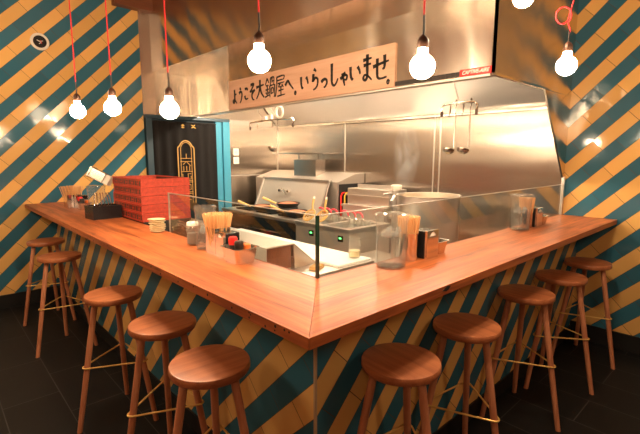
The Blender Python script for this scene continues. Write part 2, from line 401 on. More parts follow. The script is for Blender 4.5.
bm.build('cloth', M['curtain'], cu, smooth=True)
b = MB(); b.tube([(-.005, .0, 2.0), (W+.005, .0, 2.0)], .009); b.build('rod', M['iron'], cu)
def ribbon(mb, pts, w, y, d=.003):
    """flat stroke in the XZ plane at depth y; w a width or list of widths"""
    ws = w if isinstance(w, (list, tuple)) else [w]*len(pts)
    P2 = [Vector(p) for p in pts]; L_, R_ = [], []
    for k, p in enumerate(P2):
        t = P2[min(k+1, len(P2)-1)]-P2[max(k-1, 0)]
        if t.length < 1e-9: t = Vector((1, 0))
        t.normalize(); nrm = Vector((-t.y, t.x))
        L_.append(p+nrm*ws[k]/2); R_.append(p-nrm*ws[k]/2)
    bm = mb.bm
    def V(q, yy): return bm.verts.new((q.x, yy, q.y))
    a = [V(q, y) for q in L_]; c = [V(q, y) for q in R_]; a2 = [V(q, y+d) for q in L_]; c2 = [V(q, y+d) for q in R_]
    for i in range(len(pts)-1):
        bm.faces.new((a[i], a[i+1], c[i+1], c[i])); bm.faces.new((a2[i+1], a2[i], c2[i], c2[i+1]))
        bm.faces.new((a[i+1], a[i], a2[i], a2[i+1])); bm.faces.new((c[i], c[i+1], c2[i+1], c2[i]))
    bm.faces.new((a[0], c[0], c2[0], a2[0])); bm.faces.new((c[-1], a[-1], a2[-1], c2[-1]))
em = MB(); ex, ey = .41, -.032      # emblem centre x in curtain coordinates
def rel(pts): return [(ex+x*(.82 if abs(x) < .108 else 1), z) for x, z in pts]
hw = .112
for off, w in ((0, .014), (-.022, .007)):
    h2 = hw+off
    arch = [(-h2, .95)] + [(h2*math.cos(PI-a*PI/14), 1.655+h2*math.sin(PI-a*PI/14)) for a in range(15)] + [(h2, .95)]
    ribbon(em, rel(arch), w, ey)
for z in (1.54, 1.50, 1.37, 1.25, 1.23, 1.10, 1.08): ribbon(em, rel([(-.10, z), (.10, z)]), 0.007, ey)
for s in ([(0, 1.54), (0, 1.60)], [(-.06, 1.46), (0, 1.50), (.07, 1.44)], [(-.05, 1.44), (-.05, 1.38)], [(.0, 1.44), (.0, 1.38)], [(.05, 1.44), (.05, 1.38)],
          [(-.07, 1.34), (-.07, 1.27), (.0, 1.27)], [(.07, 1.34), (.02, 1.34), (.02, 1.27), (.07, 1.27), (.07, 1.31)],
          [(-.06, 1.20), (.06, 1.20), (.06, 1.13), (-.02, 1.13), (-.02, 1.16)], [(-.06, 1.20), (-.06, 1.12)],
          [(-.06, 1.05), (.06, 1.05)], [(0, 1.08), (0, .97)], [(-.07, 1.0), (.07, 1.0)]):
    ribbon(em, rel(s), .0085, ey)
em.build('emblem', M['gold'], cu)
for x, pts in ((.36, [(0, 0), (.02, .02), (.04, 0)]), (.36, [(.0, -.02), (.04, -.02)]), (.36, [(.02, .02), (.02, -.03)]), (.50, [(0, .015), (.03, .0), (.05, .02)]), (.50, [(.0, -.02), (.03, -.01), (.06, -.025)])):
    b = MB(); ribbon(b, [(x+p, 1.955+q) for p, q in pts], .009, -.032); b.build('top_mark', M['yellow'], cu)

# wall fixtures
cl = thing('wall_clock', 'round white-rimmed wall clock with black face on striped left wall', 'clock', (.265, LY, 2.738))
b = MB(); b.lathe([(.0, 0), (.080, 0), (.086, .015), (.080, .026), (.062, .024), (.060, .016), (0, .016)], 36, T(0, 0, 0, 0, 90)); b.build('rim', M['white'], cl, True)
b = MB(); b.lathe([(.0, .0205), (.0605, .0205), (.0595, .024), (0, .024)], 32, T(0, 0, 0, 0, 90)); b.build('face', M['black_gloss'], cl, True)
b = MB()
ribbon(b, [(-.028, .012), (.0, .0)], .007, -.028); ribbon(b, [(0, 0), (.026, .01)], .005, -.028); ribbon(b, [(-.01, -.024), (.006, -.01)], .005, -.028)
b.build('hand', M['white'], cl)
b = MB(); ribbon(b, [(.006, .012), (.012, -.018)], .006, -.0285); tag(b.build('second_hand', M['red'], cl), 'red hand')
for i, z in enumerate((1.628, 1.508)):
    s = thing('wall_switch', ['upper white switch plate on the steel wall beside the doorway', 'lower white switch plate on the steel wall beside the doorway'][i], 'switch', (2.578, LY, z), 0, 'switch plates by the doorway')
    b = MB(); b.box(-.045, .045, -.008, 0, -.05, .05, bevel=.003); b.build('plate', M['white'], s)
    b = MB(); b.box(-.018, .018, -.014, -.006, -.016, .016, bevel=.003); b.build('toggle', M['satin'], s)

# ------------------------------------------------------------------ hood
hood = thing('exhaust_hood', 'long brushed steel exhaust hood over the open kitchen', 'hood', (0, 0, 0))
b = MB(); b.box(HX, HX+.02, .416, LY-.002, HZ, SZ+.25); b.build('front_panel', M['steel_hood'], hood)
b = MB(); b.box(HX, LX-.002, .416, .432, HZ, CEIL-.002); b.build('side_panel', M['steel_hood'], hood)
b = MB(); b.box(HX+.012, HX+.075, .432, LY-.004, HZ-.012, HZ+.008); b.box(HX+.07, HX+.08, .432, LY-.004, HZ-.012, HZ+.05); b.build('front_gutter', M['satin'], hood)
b = MB(); b.box(HX, LX-.004, .412, .44, HZ-.012, HZ+.003); b.build('side_gutter', M['chrome'], hood)
b = MB(); b.prism([(2.745, HZ-.012), (LX-.003, HZ-.012), (LX-.003, 1.36), (3.29, 1.40)], 1, .416, .430); tag(b.build('end_panel', M['steel_hood'], hood), 'tapered steel end panel')
b = MB(); b.box(HX-.002, HX+.001, .45, 2.34, HZ+.004, HZ+.036)
for i in range(52):
    y = .46+i*.036
    b.box(HX-.006, HX+.002, y, y+.016, HZ+.006, HZ+.034)
b.build('vent_slots', M['darklid'], hood)
b = MB(); b.prism([(LX-.02, 2.02), (LX-.02, 2.06), (2.75, 2.74), (2.72, 2.70)], 1, .45, LY-.02); fl = b.build('filter_bank', M['satin'], hood)
b = MB(); b.box(HX+.02, LX-.002, .44, LY-.004, 2.74, 2.76); b.build('top_panel', M['satin'], hood)
for y in (1.15, 1.95, 2.75, 3.45):
    b = MB(); b.lathe([(.0, -.115), (.03, -.11), (.05, -.085), (.055, -.05), (.045, -.01), (.0, -.008)], 20, T(2.55, y, 2.42)); lp = b.build('hood_lamp', M['hoodlamp'], hood, True)
    b = MB(); b.lathe([(.03, -.012), (.06, -.01), (.06, .0), (.02, .2), (0, .2)], 16, T(2.55, y, 2.42)); b.build('lamp_cap', M['satin'], lp, True)
# maker's plate with lettering
def text_mesh(body, size, name, material, parent, loc, rot, shear=0, offset=0, ext=.0006, sx=1):
    cu_ = bpy.data.curves.new('lettering', 'FONT'); cu_.body = body; cu_.size = size; cu_.align_x = 'CENTER'; cu_.align_y = 'CENTER'
    cu_.shear = shear; cu_.offset = offset; cu_.extrude = ext
    to = bpy.data.objects.new('tmp', cu_); C.objects.link(to)
    dg = bpy.context.evaluated_depsgraph_get(); me = bpy.data.meshes.new_from_object(to.evaluated_get(dg))
    bpy.data.objects.remove(to); bpy.data.curves.remove(cu_)
    me.materials.clear(); me.materials.append(material)
    o = bpy.data.objects.new(name, me); C.objects.link(o); o.parent = parent; o.location = loc; o.rotation_euler = rot; o.scale = (sx, 1, 1)
    return o
b = MB(); b.box(HX-.012, HX-.006, .428, .640, 2.088, 2.132); pl = tag(b.build('maker_plate', M['tagred'], hood), 'red maker plate with white lettering')
text_mesh('CAPTIVE-AIRE', .034, 'lettering', M['white'], pl, (HX-.0127, .534, 2.110), (R(90), 0, R(-90)), shear=.35, offset=.0006, sx=.86)

# sign board with brush lettering
sg = thing('sign_board', 'long wooden sign with black brush writing on the hood front', 'sign', (HX-.008, 2.33, 2.245))
b = MB(); b.box(-.008, .006, -1.16, 1.16, -.157, .157, bevel=.001); b.build('board', M['sign'], sg)
G = {}
G['yo'] = [[(.5, .62), (.82, .66)], [(.48, .95), (.5, .6), (.5, .3), (.38, .12), (.2, .16), (.22, .28), (.45, .3), (.68, .2), (.85, .06)]]
G['u'] = [[(.35, .92), (.5, .86), (.6, .82)], [(.2, .6), (.5, .7), (.75, .58), (.72, .35), (.55, .12), (.35, .0)]]
G['ko'] = [[(.25, .8), (.5, .84), (.75, .78), (.62, .7)], [(.22, .34), (.28, .16), (.5, .08), (.82, .12)]]
G['so'] = [[(.25, .88), (.7, .92), (.4, .64), (.15, .5), (.85, .58)], [(.85, .58), (.5, .42), (.42, .22), (.55, .06), (.75, .02)]]
G['dai'] = [[(.08, .62), (.5, .66), (.92, .7)], [(.5, .98), (.48, .62), (.34, .28), (.08, .02)], [(.5, .6), (.66, .28), (.95, .04)]]
G['nabe'] = [[(.25, .98), (.05, .66)], [(.25, .95), (.42, .74)], [(.12, .62), (.38, .64)], [(.08, .42), (.42, .45)], [(.25, .64), (.25, .12)], [(.1, .3), (.16, .2)], [(.4, .32), (.34, .2)], [(.02, .08), (.45, .16)],
             [(.56, .95), (.56, .6)], [(.56, .95), (.9, .97), (.88, .6)], [(.72, .8), (.88, .8)], [(.72, .95), (.72, .72)], [(.5, .6), (.98, .62)], [(.5, .6), (.5, .04)], [(.98, .62), (.97, .1), (.88, .06)], [(.64, .46), (.62, .2)], [(.64, .46), (.84, .47), (.82, .22)], [(.62, .22), (.82, .24)]]
G['ya'] = [[(.15, .92), (.88, .96), (.86, .78)], [(.15, .76), (.86, .79)], [(.17, .92), (.16, .5), (.02, .02)], [(.28, .62), (.92, .65)], [(.52, .62), (.36, .46), (.76, .48)], [(.68, .56), (.82, .42)], [(.34, .28), (.84, .32)], [(.58, .44), (.58, .04)], [(.22, .03), (.98, .08)]]
G['he'] = [[(.05, .42), (.34, .68), (.6, .42), (.95, .12)]]
G['maru'] = [[(.2+.13*math.cos(a*PI/5), .13+.13*math.sin(a*PI/5)) for a in range(11)]]
G['i'] = [[(.12, .82), (.14, .4), (.24, .12), (.34, .2)], [(.7, .76), (.84, .56), (.9, .34)]]
G['ra'] = [[(.38, .98), (.52, .92), (.6, .86)], [(.34, .76), (.28, .42), (.34, .46), (.58, .56), (.78, .46), (.76, .22), (.56, .06), (.32, .0)]]
G['tsu'] = [[(.1, .42), (.4, .56), (.72, .52), (.78, .32), (.6, .12), (.4, .06)]]
G['shi'] = [[(.3, 1.0), (.3, .5), (.32, .18), (.5, .04), (.72, .12), (.9, .32)]]
G['sya'] = [[(.1, .4), (.5, .58), (.78, .52), (.7, .32), (.52, .34)], [(.48, .74), (.56, .6)], [(.3, .7), (.42, .35), (.54, .0)]]
G['ma'] = [[(.2, .8), (.84, .84)], [(.24, .6), (.8, .63)], [(.52, 1.0), (.52, .5), (.52, .16), (.36, .04), (.22, .12), (.34, .24), (.6, .18), (.86, .02)]]
G['se'] = [[(.05, .56), (.5, .64), (.96, .7)], [(.72, .95), (.72, .5), (.6, .42)], [(.3, .86), (.3, .4), (.34, .12), (.55, .06), (.85, .1)]]
def smooth_line(pts, n=5):
    if len(pts) < 3: 
        a, c = pts[0], pts[-1]; return [(a[0]+(c[0]-a[0])*i/6, a[1]+(c[1]-a[1])*i/6) for i in range(7)]
    out = []
    for i in range(len(pts)-1):
        p0 = pts[max(i-1, 0)]; p1 = pts[i]; p2 = pts[i+1]; p3 = pts[min(i+2, len(pts)-1)]
        for k in range(n):
            t = k/n
            out.append(tuple(.5*((2*p1[j])+(-p0[j]+p2[j])*t+(2*p0[j]-5*p1[j]+4*p2[j]-p3[j])*t*t+(-p0[j]+3*p1[j]-3*p2[j]+p3[j])*t**3) for j in (0, 1)))
    out.append(pts[-1]); return out
# (glyph, centre along the board from its left end 0..1, width, height, lift)
LAY = [('yo', .052, .10, .15, -.02), ('u', .104, .09, .15, -.01), ('ko', .152, .09, .13, -.005), ('so', .202, .11, .16, .0), ('dai', .262, .14, .17, .01), ('nabe', .335, .15, .18, .005), ('ya', .407, .14, .18, .005),
       ('he', .468, .12, .13, .01), ('maru', .517, .07, .10, -.045), ('i', .563, .11, .13, .0), ('ra', .625, .11, .16, .005), ('tsu', .678, .09, .12, -.02), ('shi', .727, .11, .17, .01), ('sya', .780, .10, .13, -.02), ('i', .832, .12, .13, .0), ('ma', .886, .12, .18, .015), ('se', .945, .15, .17, .0), ('maru', .986, .065, .10, -.075)]
for gi, (g, cx, w, h, up) in enumerate(LAY):
    b = MB()
    for st in G[g]:
        sp = smooth_line(st); nn_ = len(sp)
        fine = g in ('nabe', 'ya')
        w0 = (.0135 if fine else .022) if g != 'maru' else .013
        ws = [w0*(1.25-.65*(i/(nn_-1)))*(.9+.2*random.random()) for i in range(nn_)]
        ribbon(b, [((cx-.5)*2.32+(x-.5)*w*1.12, (z-.5)*h*1.12+up) for x, z in sp], ws, -.0115+gi*1e-5, .004)
    o = b.build('lettering', M['ink'], sg)
    o.rotation_euler = (0, 0, R(-90))

# ------------------------------------------------------------------ bar counter
bar = thing('bar_counter', 'L-shaped bar with thick orange wood top and striped tile front', 'counter', (0, 0, 0))
TH = .0375
b = MB(); b.prism([(0, 0), (CIN+.012, CIN+.012), (CIN+.012, LY-.003), (0, LY-.003)], 2, CT-TH, CT); tl = tag(b.build('counter_top', M['counter_l'], bar, bevel=.0015), 'left arm of the wooden top')
b = MB(); b.prism([(.0012, 0), (LX-.003, 0), (LX-.003, CIN+.012), (CIN+.0132, CIN+.012)], 2, CT-TH, CT); tr = tag(b.build('counter_top', M['counter_r'], bar, bevel=.0015), 'right arm of the wooden top')
b = MB()
for i in range(26):
    y = .05+random.random()**1.6*3.2; z = CT-.008-random.random()*.022; r = .0025+.003*random.random()
    b = MB(); b.lathe([(0, 0), (r, 0), (r, .0012), (0, .0012)], 8, T(-.0008, y, z, 0, 0, 90)); b.build('nail_hole', M['ink'], tl)
b = MB(); b.prism([(.70, CT-.016), (.735, CT-.004), (.76, CT-.008), (.742, CT-.02), (.725, CT-.024)], 1, -.0012, .001); b.build('knot', M['ink'], tr)
for i in range(2):
    pass
b = MB(); b.prism([(PAN, PAN+.0005), (PAN+.03, PAN+.0305), (PAN+.03, LY-.002), (PAN, LY-.002)], 2, .10, CT-TH); tag(b.build('tiled_front', M['tile_panel_l'], bar), 'left tiled front')
b = MB(); b.prism([(PAN+.0005, PAN), (LX-.002, PAN), (LX-.002, PAN+.03), (PAN+.0305, PAN+.03)], 2, .10, CT-TH); tag(b.build('tiled_front', M['tile_panel_r'], bar), 'right tiled front')
b = MB(); b.box(PAN-.004, PAN+.006, PAN-.004, PAN+.006, .10, CT-TH); b.build('corner_trim', M['trim'], bar)
b = MB(); b.box(PAN-.01, PAN+.03, PAN-.01, LY-.016, 0, .10); b.box(PAN-.01, LX-.016, PAN-.01, PAN+.03, 0, .10); b.build('plinth', M['black'], bar)
b = MB(); b.box(PAN+.03, CIN, PAN+.03, LY-.002, 0, CT-TH); b.box(PAN+.03, LX-.002, PAN+.03, CIN, 0, CT-TH); b.build('carcass', M['satin'], bar)

# glass sneeze guards
def pane(name, label, box, grp):
    o = thing(name, label, 'glass', (box[0], box[2], CT), 0, grp)
    b = MB(); b.box(0, box[1]-box[0], 0, box[3]-box[2], 0, .265); b.build('pane', M['glass'], o)
    return o
GH = CT+.265
p1 = pane('glass_guard', 'clear glass guard along the left counter beside the chopsticks caddy', (CIN, CIN+.008, CIN+.012, 1.868), 'glass guards on the counter')
p2 = pane('glass_guard', 'clear glass guard behind the pitcher on the middle of the right counter', (CIN+.012, 1.800, CIN, CIN+.008), 'glass guards on the counter')
p3 = pane('glass_guard', 'clear glass guard at the far right counter end by the wall', (1.806, LX-.032, CIN, CIN+.008), 'glass guards on the counter')
b = MB(); b.box(-.002, .010, -.012, .0, 0, .265); b.build('edge_strip', M['glass_edge'], p1)
b = MB(); b.box(-.0005, .0085, -.0005, 1.4445, .263, .2665); b.build('edge_strip', M['satin'], p1)
b = MB(); b.box(0, 1.373, -.0005, .0085, .263, .2665); b.build('edge_strip', M['satin'], p2)
b = MB(); b.box(0, 1.489, -.0005, .0085, .263, .2665); b.build('edge_strip', M['satin'], p3)
b = MB(); b.box(-.0005, .0085, 1.436, 1.442, 0, .263); b.build('edge_strip', M['satin'], p1)

# ------------------------------------------------------------------ stools
SH, SR, FR = .778, .157, .238
def make_stool():
    t = thing('bar_stool', 'x', 'stool', (0, 0, 0))
    b = MB(); b.lathe([(0, SH-.036), (SR-.012, SH-.036), (SR-.004, SH-.033), (SR, SH-.026), (SR, SH-.009), (SR-.003, SH-.002), (SR-.010, SH), (0, SH)], 56)
    b.build('seat', M['stool'], t, True)
    top = SH-.03
    for k in range(3):
        a = R(120*k); d = Vector((math.cos(a), math.sin(a), 0))
        b = MB(); b.tube([d*.104+Vector((0, 0, top)), d*.150+Vector((0, 0, top*.66)), d*FR+Vector((0, 0, 0.0))], [.0165, .0165, .0145], 16)
        # flat foot
        for v in b.bm.verts:
            if v.co.z < .02: v.co.z = 0
        b.build('leg', M['stool_leg'], t, True)
    zr = .374; rl = FR-(FR-.104)*zr/top+.002; ro = .021; pts = []
    for k in range(3):
        a = 120*k; cx, cy = rl*math.cos(R(a)), rl*math.sin(R(a))
        for j in range(-60, 61, 15): pts.append((cx+ro*math.cos(R(a+j)), cy+ro*math.sin(R(a+j)), zr))
    b = MB(); b.tube(pts, .0048, 8, closed=True); b.build('foot_ring', M['brass'], t, True)
    return t
proto = make_stool()
NTH = ['nearest the counter corner', 'second from the counter corner', 'third from the counter corner', 'fourth from the counter corner', 'farthest from the counter corner']
stools = [('r', .572, .096, 263), ('r', 1.10, .098, 262), ('r', 1.82, .104, 267), ('r', 2.36, .085, 277), ('r', 2.93, .078, 262),
          ('l', .006, .596, 177), ('l', .036, 1.118, 186), ('l', .006, 1.75, 184), ('l', .0, 3.06, 199), ('l', .048, 3.836, 188)]
for i, (s, x, y, a) in enumerate(stools):
    lab = 'round three-legged wooden stool under the %s counter arm, %s' % ({'r': 'right', 'l': 'left'}[s], NTH[i % 5])
    if i == 0: proto.location = (x, y, 0); proto.rotation_euler = (0, 0, R(a)); tag(proto, lab, None, 'wooden bar stools')
    else: dup(proto, (x, y, 0), a, lab, 'wooden bar stools')

# ------------------------------------------------------------------ pendant bulbs
def pendant(x, y, z, label, loop=False, redto=.13):
    """z = centre of the globe"""
    t = thing('pendant_bulb', label, 'lamp', (x, y, z), 0, 'bare bulbs on red cords')
    r = .040; prof = [(0, -r)]
    for i in range(1, 13):
        a = -PI/2+i*(PI*.845)/12; prof.append((r*math.cos(a), r*math.sin(a)))
    prof += [(.0172, .039), (.0165, .045), (.016, .057), (0, .057)]
    b = MB(); b.lathe(prof, 28); b.build('bulb', M['bulb'], t, True)
    b = MB(); b.lathe([(0, .054), (.017, .056), (.0185, .066), (.0185, .081), (.0115, .092), (.005, .098), (0, .098)], 18); b.build('socket', M['socket'], t, True)
    b = MB(); b.tube([(0, 0, .094), (.002, 0, .115), (0, 0, redto+.03)], .0036, 8); b.build('black_cable', M['black_cable'], t, True)
    top = CEIL-z
    if (x > SX-.05 and y > .42): top = SZ-z
    pts = [(0, 0, redto+.02)]
    if loop:
        zc = .205; pts += [(.003, -.003, zc-.06)]
        for i in range(14):
            a = R(-60+i*30); q = .031*math.cos(a)-.024
            pts.append((q*.73, -q*.68+.0008*i, zc+.034*math.sin(a)))
        pts += [(.006, -.006, zc+.06), (0, 0, zc+.14)]
    else:
        pts += [(random.uniform(-.004, .004), random.uniform(-.004, .004), redto+(top-redto)*f) for f in (.25, .5, .75)]
    pts.append((0, 0, top))
    b = MB(); b.tube(pts, .0031, 8); b.build('red_cord', M['red_cord'], t, True)
    b = MB(); b.lathe([(0, top), (.05, top), (.05, top-.012), (.01, top-.025), (0, top-.025)], 20); b.build('ceiling_rose', M['black_gloss'], t, True)
    return t
pendant(-.077, 1.876, 1.824, 'lit bare bulb on red cord before striped left wall, farther of the two there')
pendant(-.014, 1.481, 1.817, 'lit bare bulb on red cord before striped left wall, nearer of the two there')
pendant(.080, 1.023, 1.779, 'lit bare bulb on red cord hanging in front of the doorway curtain')
pendant(.145, .421, 1.904, 'large lit bare bulb on red cord in front of the sign left end')
pendant(.478, -.021, 1.867, 'large lit bare bulb on red cord just past the sign right end')
pendant(1.077, -.081, 2.208, 'lit bare bulb cut by the top edge above the red maker plate')
pendant(1.311, -.183, 1.961, 'lit bare bulb on looped red cord beside the right striped wall', True, .11)
for i, (x, y, z) in enumerate(((-1.25, 2.3, 2.25), (-1.3, 3.2, 2.35), (-1.2, 4.0, 2.45))):
    pendant(x, y, z, ['lit bare bulb on red cord over the dining side, nearest of three', 'lit bare bulb on red cord over the dining side, middle of three', 'lit bare bulb on red cord over the dining side, closest to the left striped wall'][i])
# glowing globes added out of view for soft light on the stools
M['lantern'] = emis('paper_lantern_glow', (1, .74, .48, 1), 9.5)
for i, (x, y, z) in enumerate(((-1.9, -1.9, 2.55), (-2.0, 1.6, 2.6), (1.5, -2.0, 2.6))):
    t = thing('paper_lantern', ['round paper lantern of the dining room facing the counter corner', 'round paper lantern of the dining room near the plaster wall', 'round paper lantern of the dining room near the right striped wall'][i], 'lamp', (x, y, z), 0, 'paper lanterns of the dining room')
    b = MB(); b.sphere(.26, None, 28); b.build('lamp_shade', M['lantern'], t, True)
    b = MB(); b.tube([(0, 0, .255), (0, 0, CEIL-z)], .004, 8); b.build('cord', M['black_cable'], t, True)

# ------------------------------------------------------------------ things on the counter
def pitcher(x, y, r, h, label, fill=.55, ice=True):
    t = thing('water_pitcher', label, 'pitcher', (x, y, CT), 0, 'clear water pitchers')
    w = .003
    b = MB(); b.lathe([(0, 0), (r*.9, 0), (r*.93, .006), (r, h-.02), (r+.003, h-.018), (r+.003, h), (r-w, h), (r-w, h-.02), (r*.93-w, .008), (0, .008)], 36, cap=False); b.build('body', M['plastic_clear'], t, True)
    b = MB(); b.lathe([(0, .0085), (r*.93-w-.0006, .0085), (r*.93+(r-r*.93)*fill-w-.0006, h*fill), (0, h*fill)], 36); b.build('water', M['water'], t, True)
    b = MB(); b.lathe([(0, h+.0115), (r*.9, h+.0115), (r+.003, h+.006), (r+.004, h+.001), (r+.006, h+.001), (r+.005, h+.009), (r*.92, h+.0145), (0, h+.015)], 36); b.build('lid', M['plastic_clear'], t, True)
    if ice:
        b = MB()
        for i in range(7):
            a = i*2.4; q = r*.5*math.sqrt((i+.5)/7)
            b.box(-.012, .012, -.012, .012, -.01, .01, T(q*math.cos(a), q*math.sin(a), h*fill+.006+.018*(i % 2), a*57, 20*i, 13*i), bevel=.003)
        b.build('ice', M['ice'], t)
    return t
stick = MB().tube([(0, 0, 0), (0, 0, .21)], [.0026, .0037], 6).build('chopstick', M['chop'])
first_stick = [True]
def chopsticks(x, y, z, n, r0, r1, label, group):
    for i in range(n):
        a = i*2.39996; q = math.sqrt((i+.5)/n)
        p0 = Vector((x+r0*q*math.cos(a), y+r0*q*math.sin(a), z)); p1 = Vector((x+r1*q*math.cos(a), y+r1*q*math.sin(a), z+.206+random.uniform(-.006, .008)))
        o = stick if first_stick[0] else stick.copy()
        if not first_stick[0]: C.objects.link(o)
        first_stick[0] = False
        d = (p1-p0).normalized()
        o.rotation_euler = d.to_track_quat('Z', 'Y').to_euler(); o.location = p0
        tag(o, label, 'chopstick', group)
def canister(x, y, label, r=.046, h=.135):
    t = thing('chopstick_canister', label, 'canister', (x, y, CT), 0, 'chopstick canisters')
    b = MB(); b.lathe([(0, 0), (r-.002, 0), (r, .004), (r, h-.004), (r+.0015, h), (r-.002, h), (r-.003, .006), (0, .006)], 36); b.build('body', M['chrome'], t, True)
    return t
def canister_box(x, y, label, rz=0, a=.042, c=.06, h=.14):
    t = thing('chopstick_canister', label, 'canister', (x, y, CT), rz, 'chopstick canisters')
    b = MB(); w = .002
    b.box(-a, a, -c, c, 0, .003); b.box(-a, -a+w, -c, c, .003, h); b.box(a-w, a, -c, c, .003, h); b.box(-a, a, -c, -c+w, .003, h); b.box(-a, a, c-w, c, .003, h)
    b.build('body', M['chrome'], t)
    return t
def napkins(x, y, rz, label, w=.105, d=.062, h=.142, tilt=None, z=CT):
    """open face towards local -Y"""
    t = thing('napkin_dispenser', label, 'napkin dispenser', (x, y, z), rz, 'napkin dispensers')
    if tilt: t.rotation_euler = tilt
    b = MB(); b.box(-w/2, w/2, -d/2+.012, d/2, 0, h-.004, bevel=.003); b.build('case', M['black_gloss'], t)
    b = MB()
    b.box(-w/2-.001, -w/2+.012, -d/2, -d/2+.013, 0, h); b.box(w/2-.012, w/2+.001, -d/2, -d/2+.013, 0, h); b.box(-w/2+.012, w/2-.012, -d/2, -d/2+.013, 0, h*.80)
    b.prism([(-w/2+.012, h), (-w/2+.012, h-.028)]+[(-w*.3+w*.6*i/8, h-.006-.022*(1-math.sin(PI*i/8))) for i in range(9)]+[(w/2-.012, h-.028), (w/2-.012, h)], 1, -d/2, -d/2+.013)
    b.build('face_plate', M['chrome'], t)
    b = MB()
    for i in range(4): b.box(-w/2+.014, w/2-.014, -d/2+.003+.002*i, -d/2+.0042+.002*i, .03, h-.012)
    b.build('napkins', M['paper'], t)
    return t
def condiment_pan(x, y, rz, label, lids, lab, w=.125, d=.105, h=.066):
    t = thing('condiment_pan', label, 'pan', (x, y, CT), rz, 'small steel condiment pans')
    b = MB(); bm = b.bm
    def ring(hw, hd, z, c=.015):
        return [bm.verts.new(p) for p in ((hw-c, -hd, z), (hw, -hd+c, z), (hw, hd-c, z), (hw-c, hd, z), (-hw+c, hd, z), (-hw, hd-c, z), (-hw, -hd+c, z), (-hw+c, -hd, z))]
    rs = [ring(w/2-.016, d/2-.016, 0), ring(w/2-.004, d/2-.004, h-.002), ring(w/2+.004, d/2+.004, h), ring(w/2+.004, d/2+.004, h+.002), ring(w/2-.006, d/2-.006, h+.001), ring(w/2-.019, d/2-.019, .003)]
    bm.faces.new(rs[0][::-1]); bm.faces.new(rs[-1])
    for a, c in zip(rs, rs[1:]):
        for i in range(8): bm.faces.new((a[i], a[(i+1) % 8], c[(i+1) % 8], c[i]))
    b.build('body', M['panmetal'], t, False)
    ca, sa = math.cos(R(rz)), math.sin(R(rz))
    for (lx, ly, r, hh, m, kind) in lids:
        s = thing('spice_shaker', kind % lab, 'shaker', (x+lx*ca-ly*sa, y+lx*sa+ly*ca, CT+.0035), 0, 'condiment shakers')
        b = MB(); b.lathe([(0, 0), (r*.92, 0), (r*.95, .004), (r*.95, hh*.66), (r*.8, hh*.7), (0, hh*.7)], 20); b.build('jar', M['darklid'], s, True)
        b = MB(); b.lathe([(0, hh*.68), (r*.98, hh*.68), (r, hh*.72), (r, hh*.94), (r*.8, hh), (0, hh)], 20); b.build('lid', M[m], s, True)
    return t
LIDS = [(-.026, .020, .0215, .105, 'darklid', 'dark-lidded shaker in the pan %s'), (.022, .022, .0215, .118, 'red', 'red-lidded shaker in the pan %s'), (-.022, -.024, .0205, .086, 'orange', 'orange-lidded shaker in the pan %s'), (.026, -.024, .0205, .09, 'greylid', 'grey-lidded shaker in the pan %s')]
CHG = 'chopsticks standing in '
# left counter set
pitcher(.350, 1.245, .055, .228, 'clear water pitcher on the left counter behind the glass guard end', .42)
canister_box(.350, 1.115, 'square steel chopstick canister on the left counter', 0, .044, .052)
chopsticks(.350, 1.115, CT+.005, 56, .036, .082, 'wooden chopstick in the square steel canister on the left counter', CHG+'the square canister')
napkins(.350, 1.018, -90, 'napkin dispenser between chopsticks and condiment pan on the left counter', .075, .095, .13)
condiment_pan(.336, .885, 90, 'small steel pan of shakers on the left counter nearest the corner', LIDS, 'on the left counter near corner', .152, .135, .074)
# right counter middle set
pitcher(.798, .330, .0730, .238, 'large clear water pitcher on the right counter nearest the corner', .62)
canister(.972, .358, 'round steel chopstick canister beside the large near pitcher')
chopsticks(.972, .358, CT+.007, 52, .034, .056, 'wooden chopstick in the round steel canister nearest the corner', CHG+'the round canister')
napkins(1.082, .335, 0, 'napkin dispenser on the right counter middle between canister and pan', .098, .09, .142)
condiment_pan(1.205, .352, 0, 'small steel condiment pan on the right counter middle', [(-.02, .02, .02, .088, 'darklid', 'dark-lidded shaker in the pan %s'), (.026, .015, .02, .08, 'greylid', 'grey-lidded shaker in the pan %s')], 'on the right counter middle', .11, .11, .066)
# right counter far set
pitcher(2.250, .338, .068, .235, 'clear water pitcher near the far end of the right counter', .52)
canister(2.385, .350, 'round steel chopstick canister near the far end of the right counter', .042)
chopsticks(2.385, .350, CT+.007, 44, .03, .056, 'wooden chopstick in the canister near the far right counter end', CHG+'the far right canister')
napkins(2.485, .335, 0, 'napkin dispenser near the far end of the right counter', .098, .085, .138)
condiment_pan(2.610, .345, 0, 'small steel condiment pan nearest the right striped wall', [(-.02, .01, .02, .092, 'darklid', 'dark-lidded shaker in the pan %s'), (.026, .01, .02, .086, 'greylid', 'grey-lidded shaker in the pan %s')], 'nearest the right striped wall', .12, .11)
# far left set
canister_box(.30, 3.84, 'square steel chopstick canister at the far left counter end', 0, .06, .075, .13)
chopsticks(.30, 3.84, CT+.005, 56, .05, .108, 'wooden chopstick in the canister at the far left counter end', CHG+'the far left canister')
napkins(.345, 3.71, -90, 'napkin dispenser at the far left counter end', .08, .10, .13)
condiment_pan(.335, 3.585, 90, 'small steel pan of shakers at the far left counter end', LIDS, 'at the far left counter end', .13, .12)
pitcher(.345, 3.20, .072, .235, 'wide clear pitcher behind the black caddy box on the left counter', .3, False)
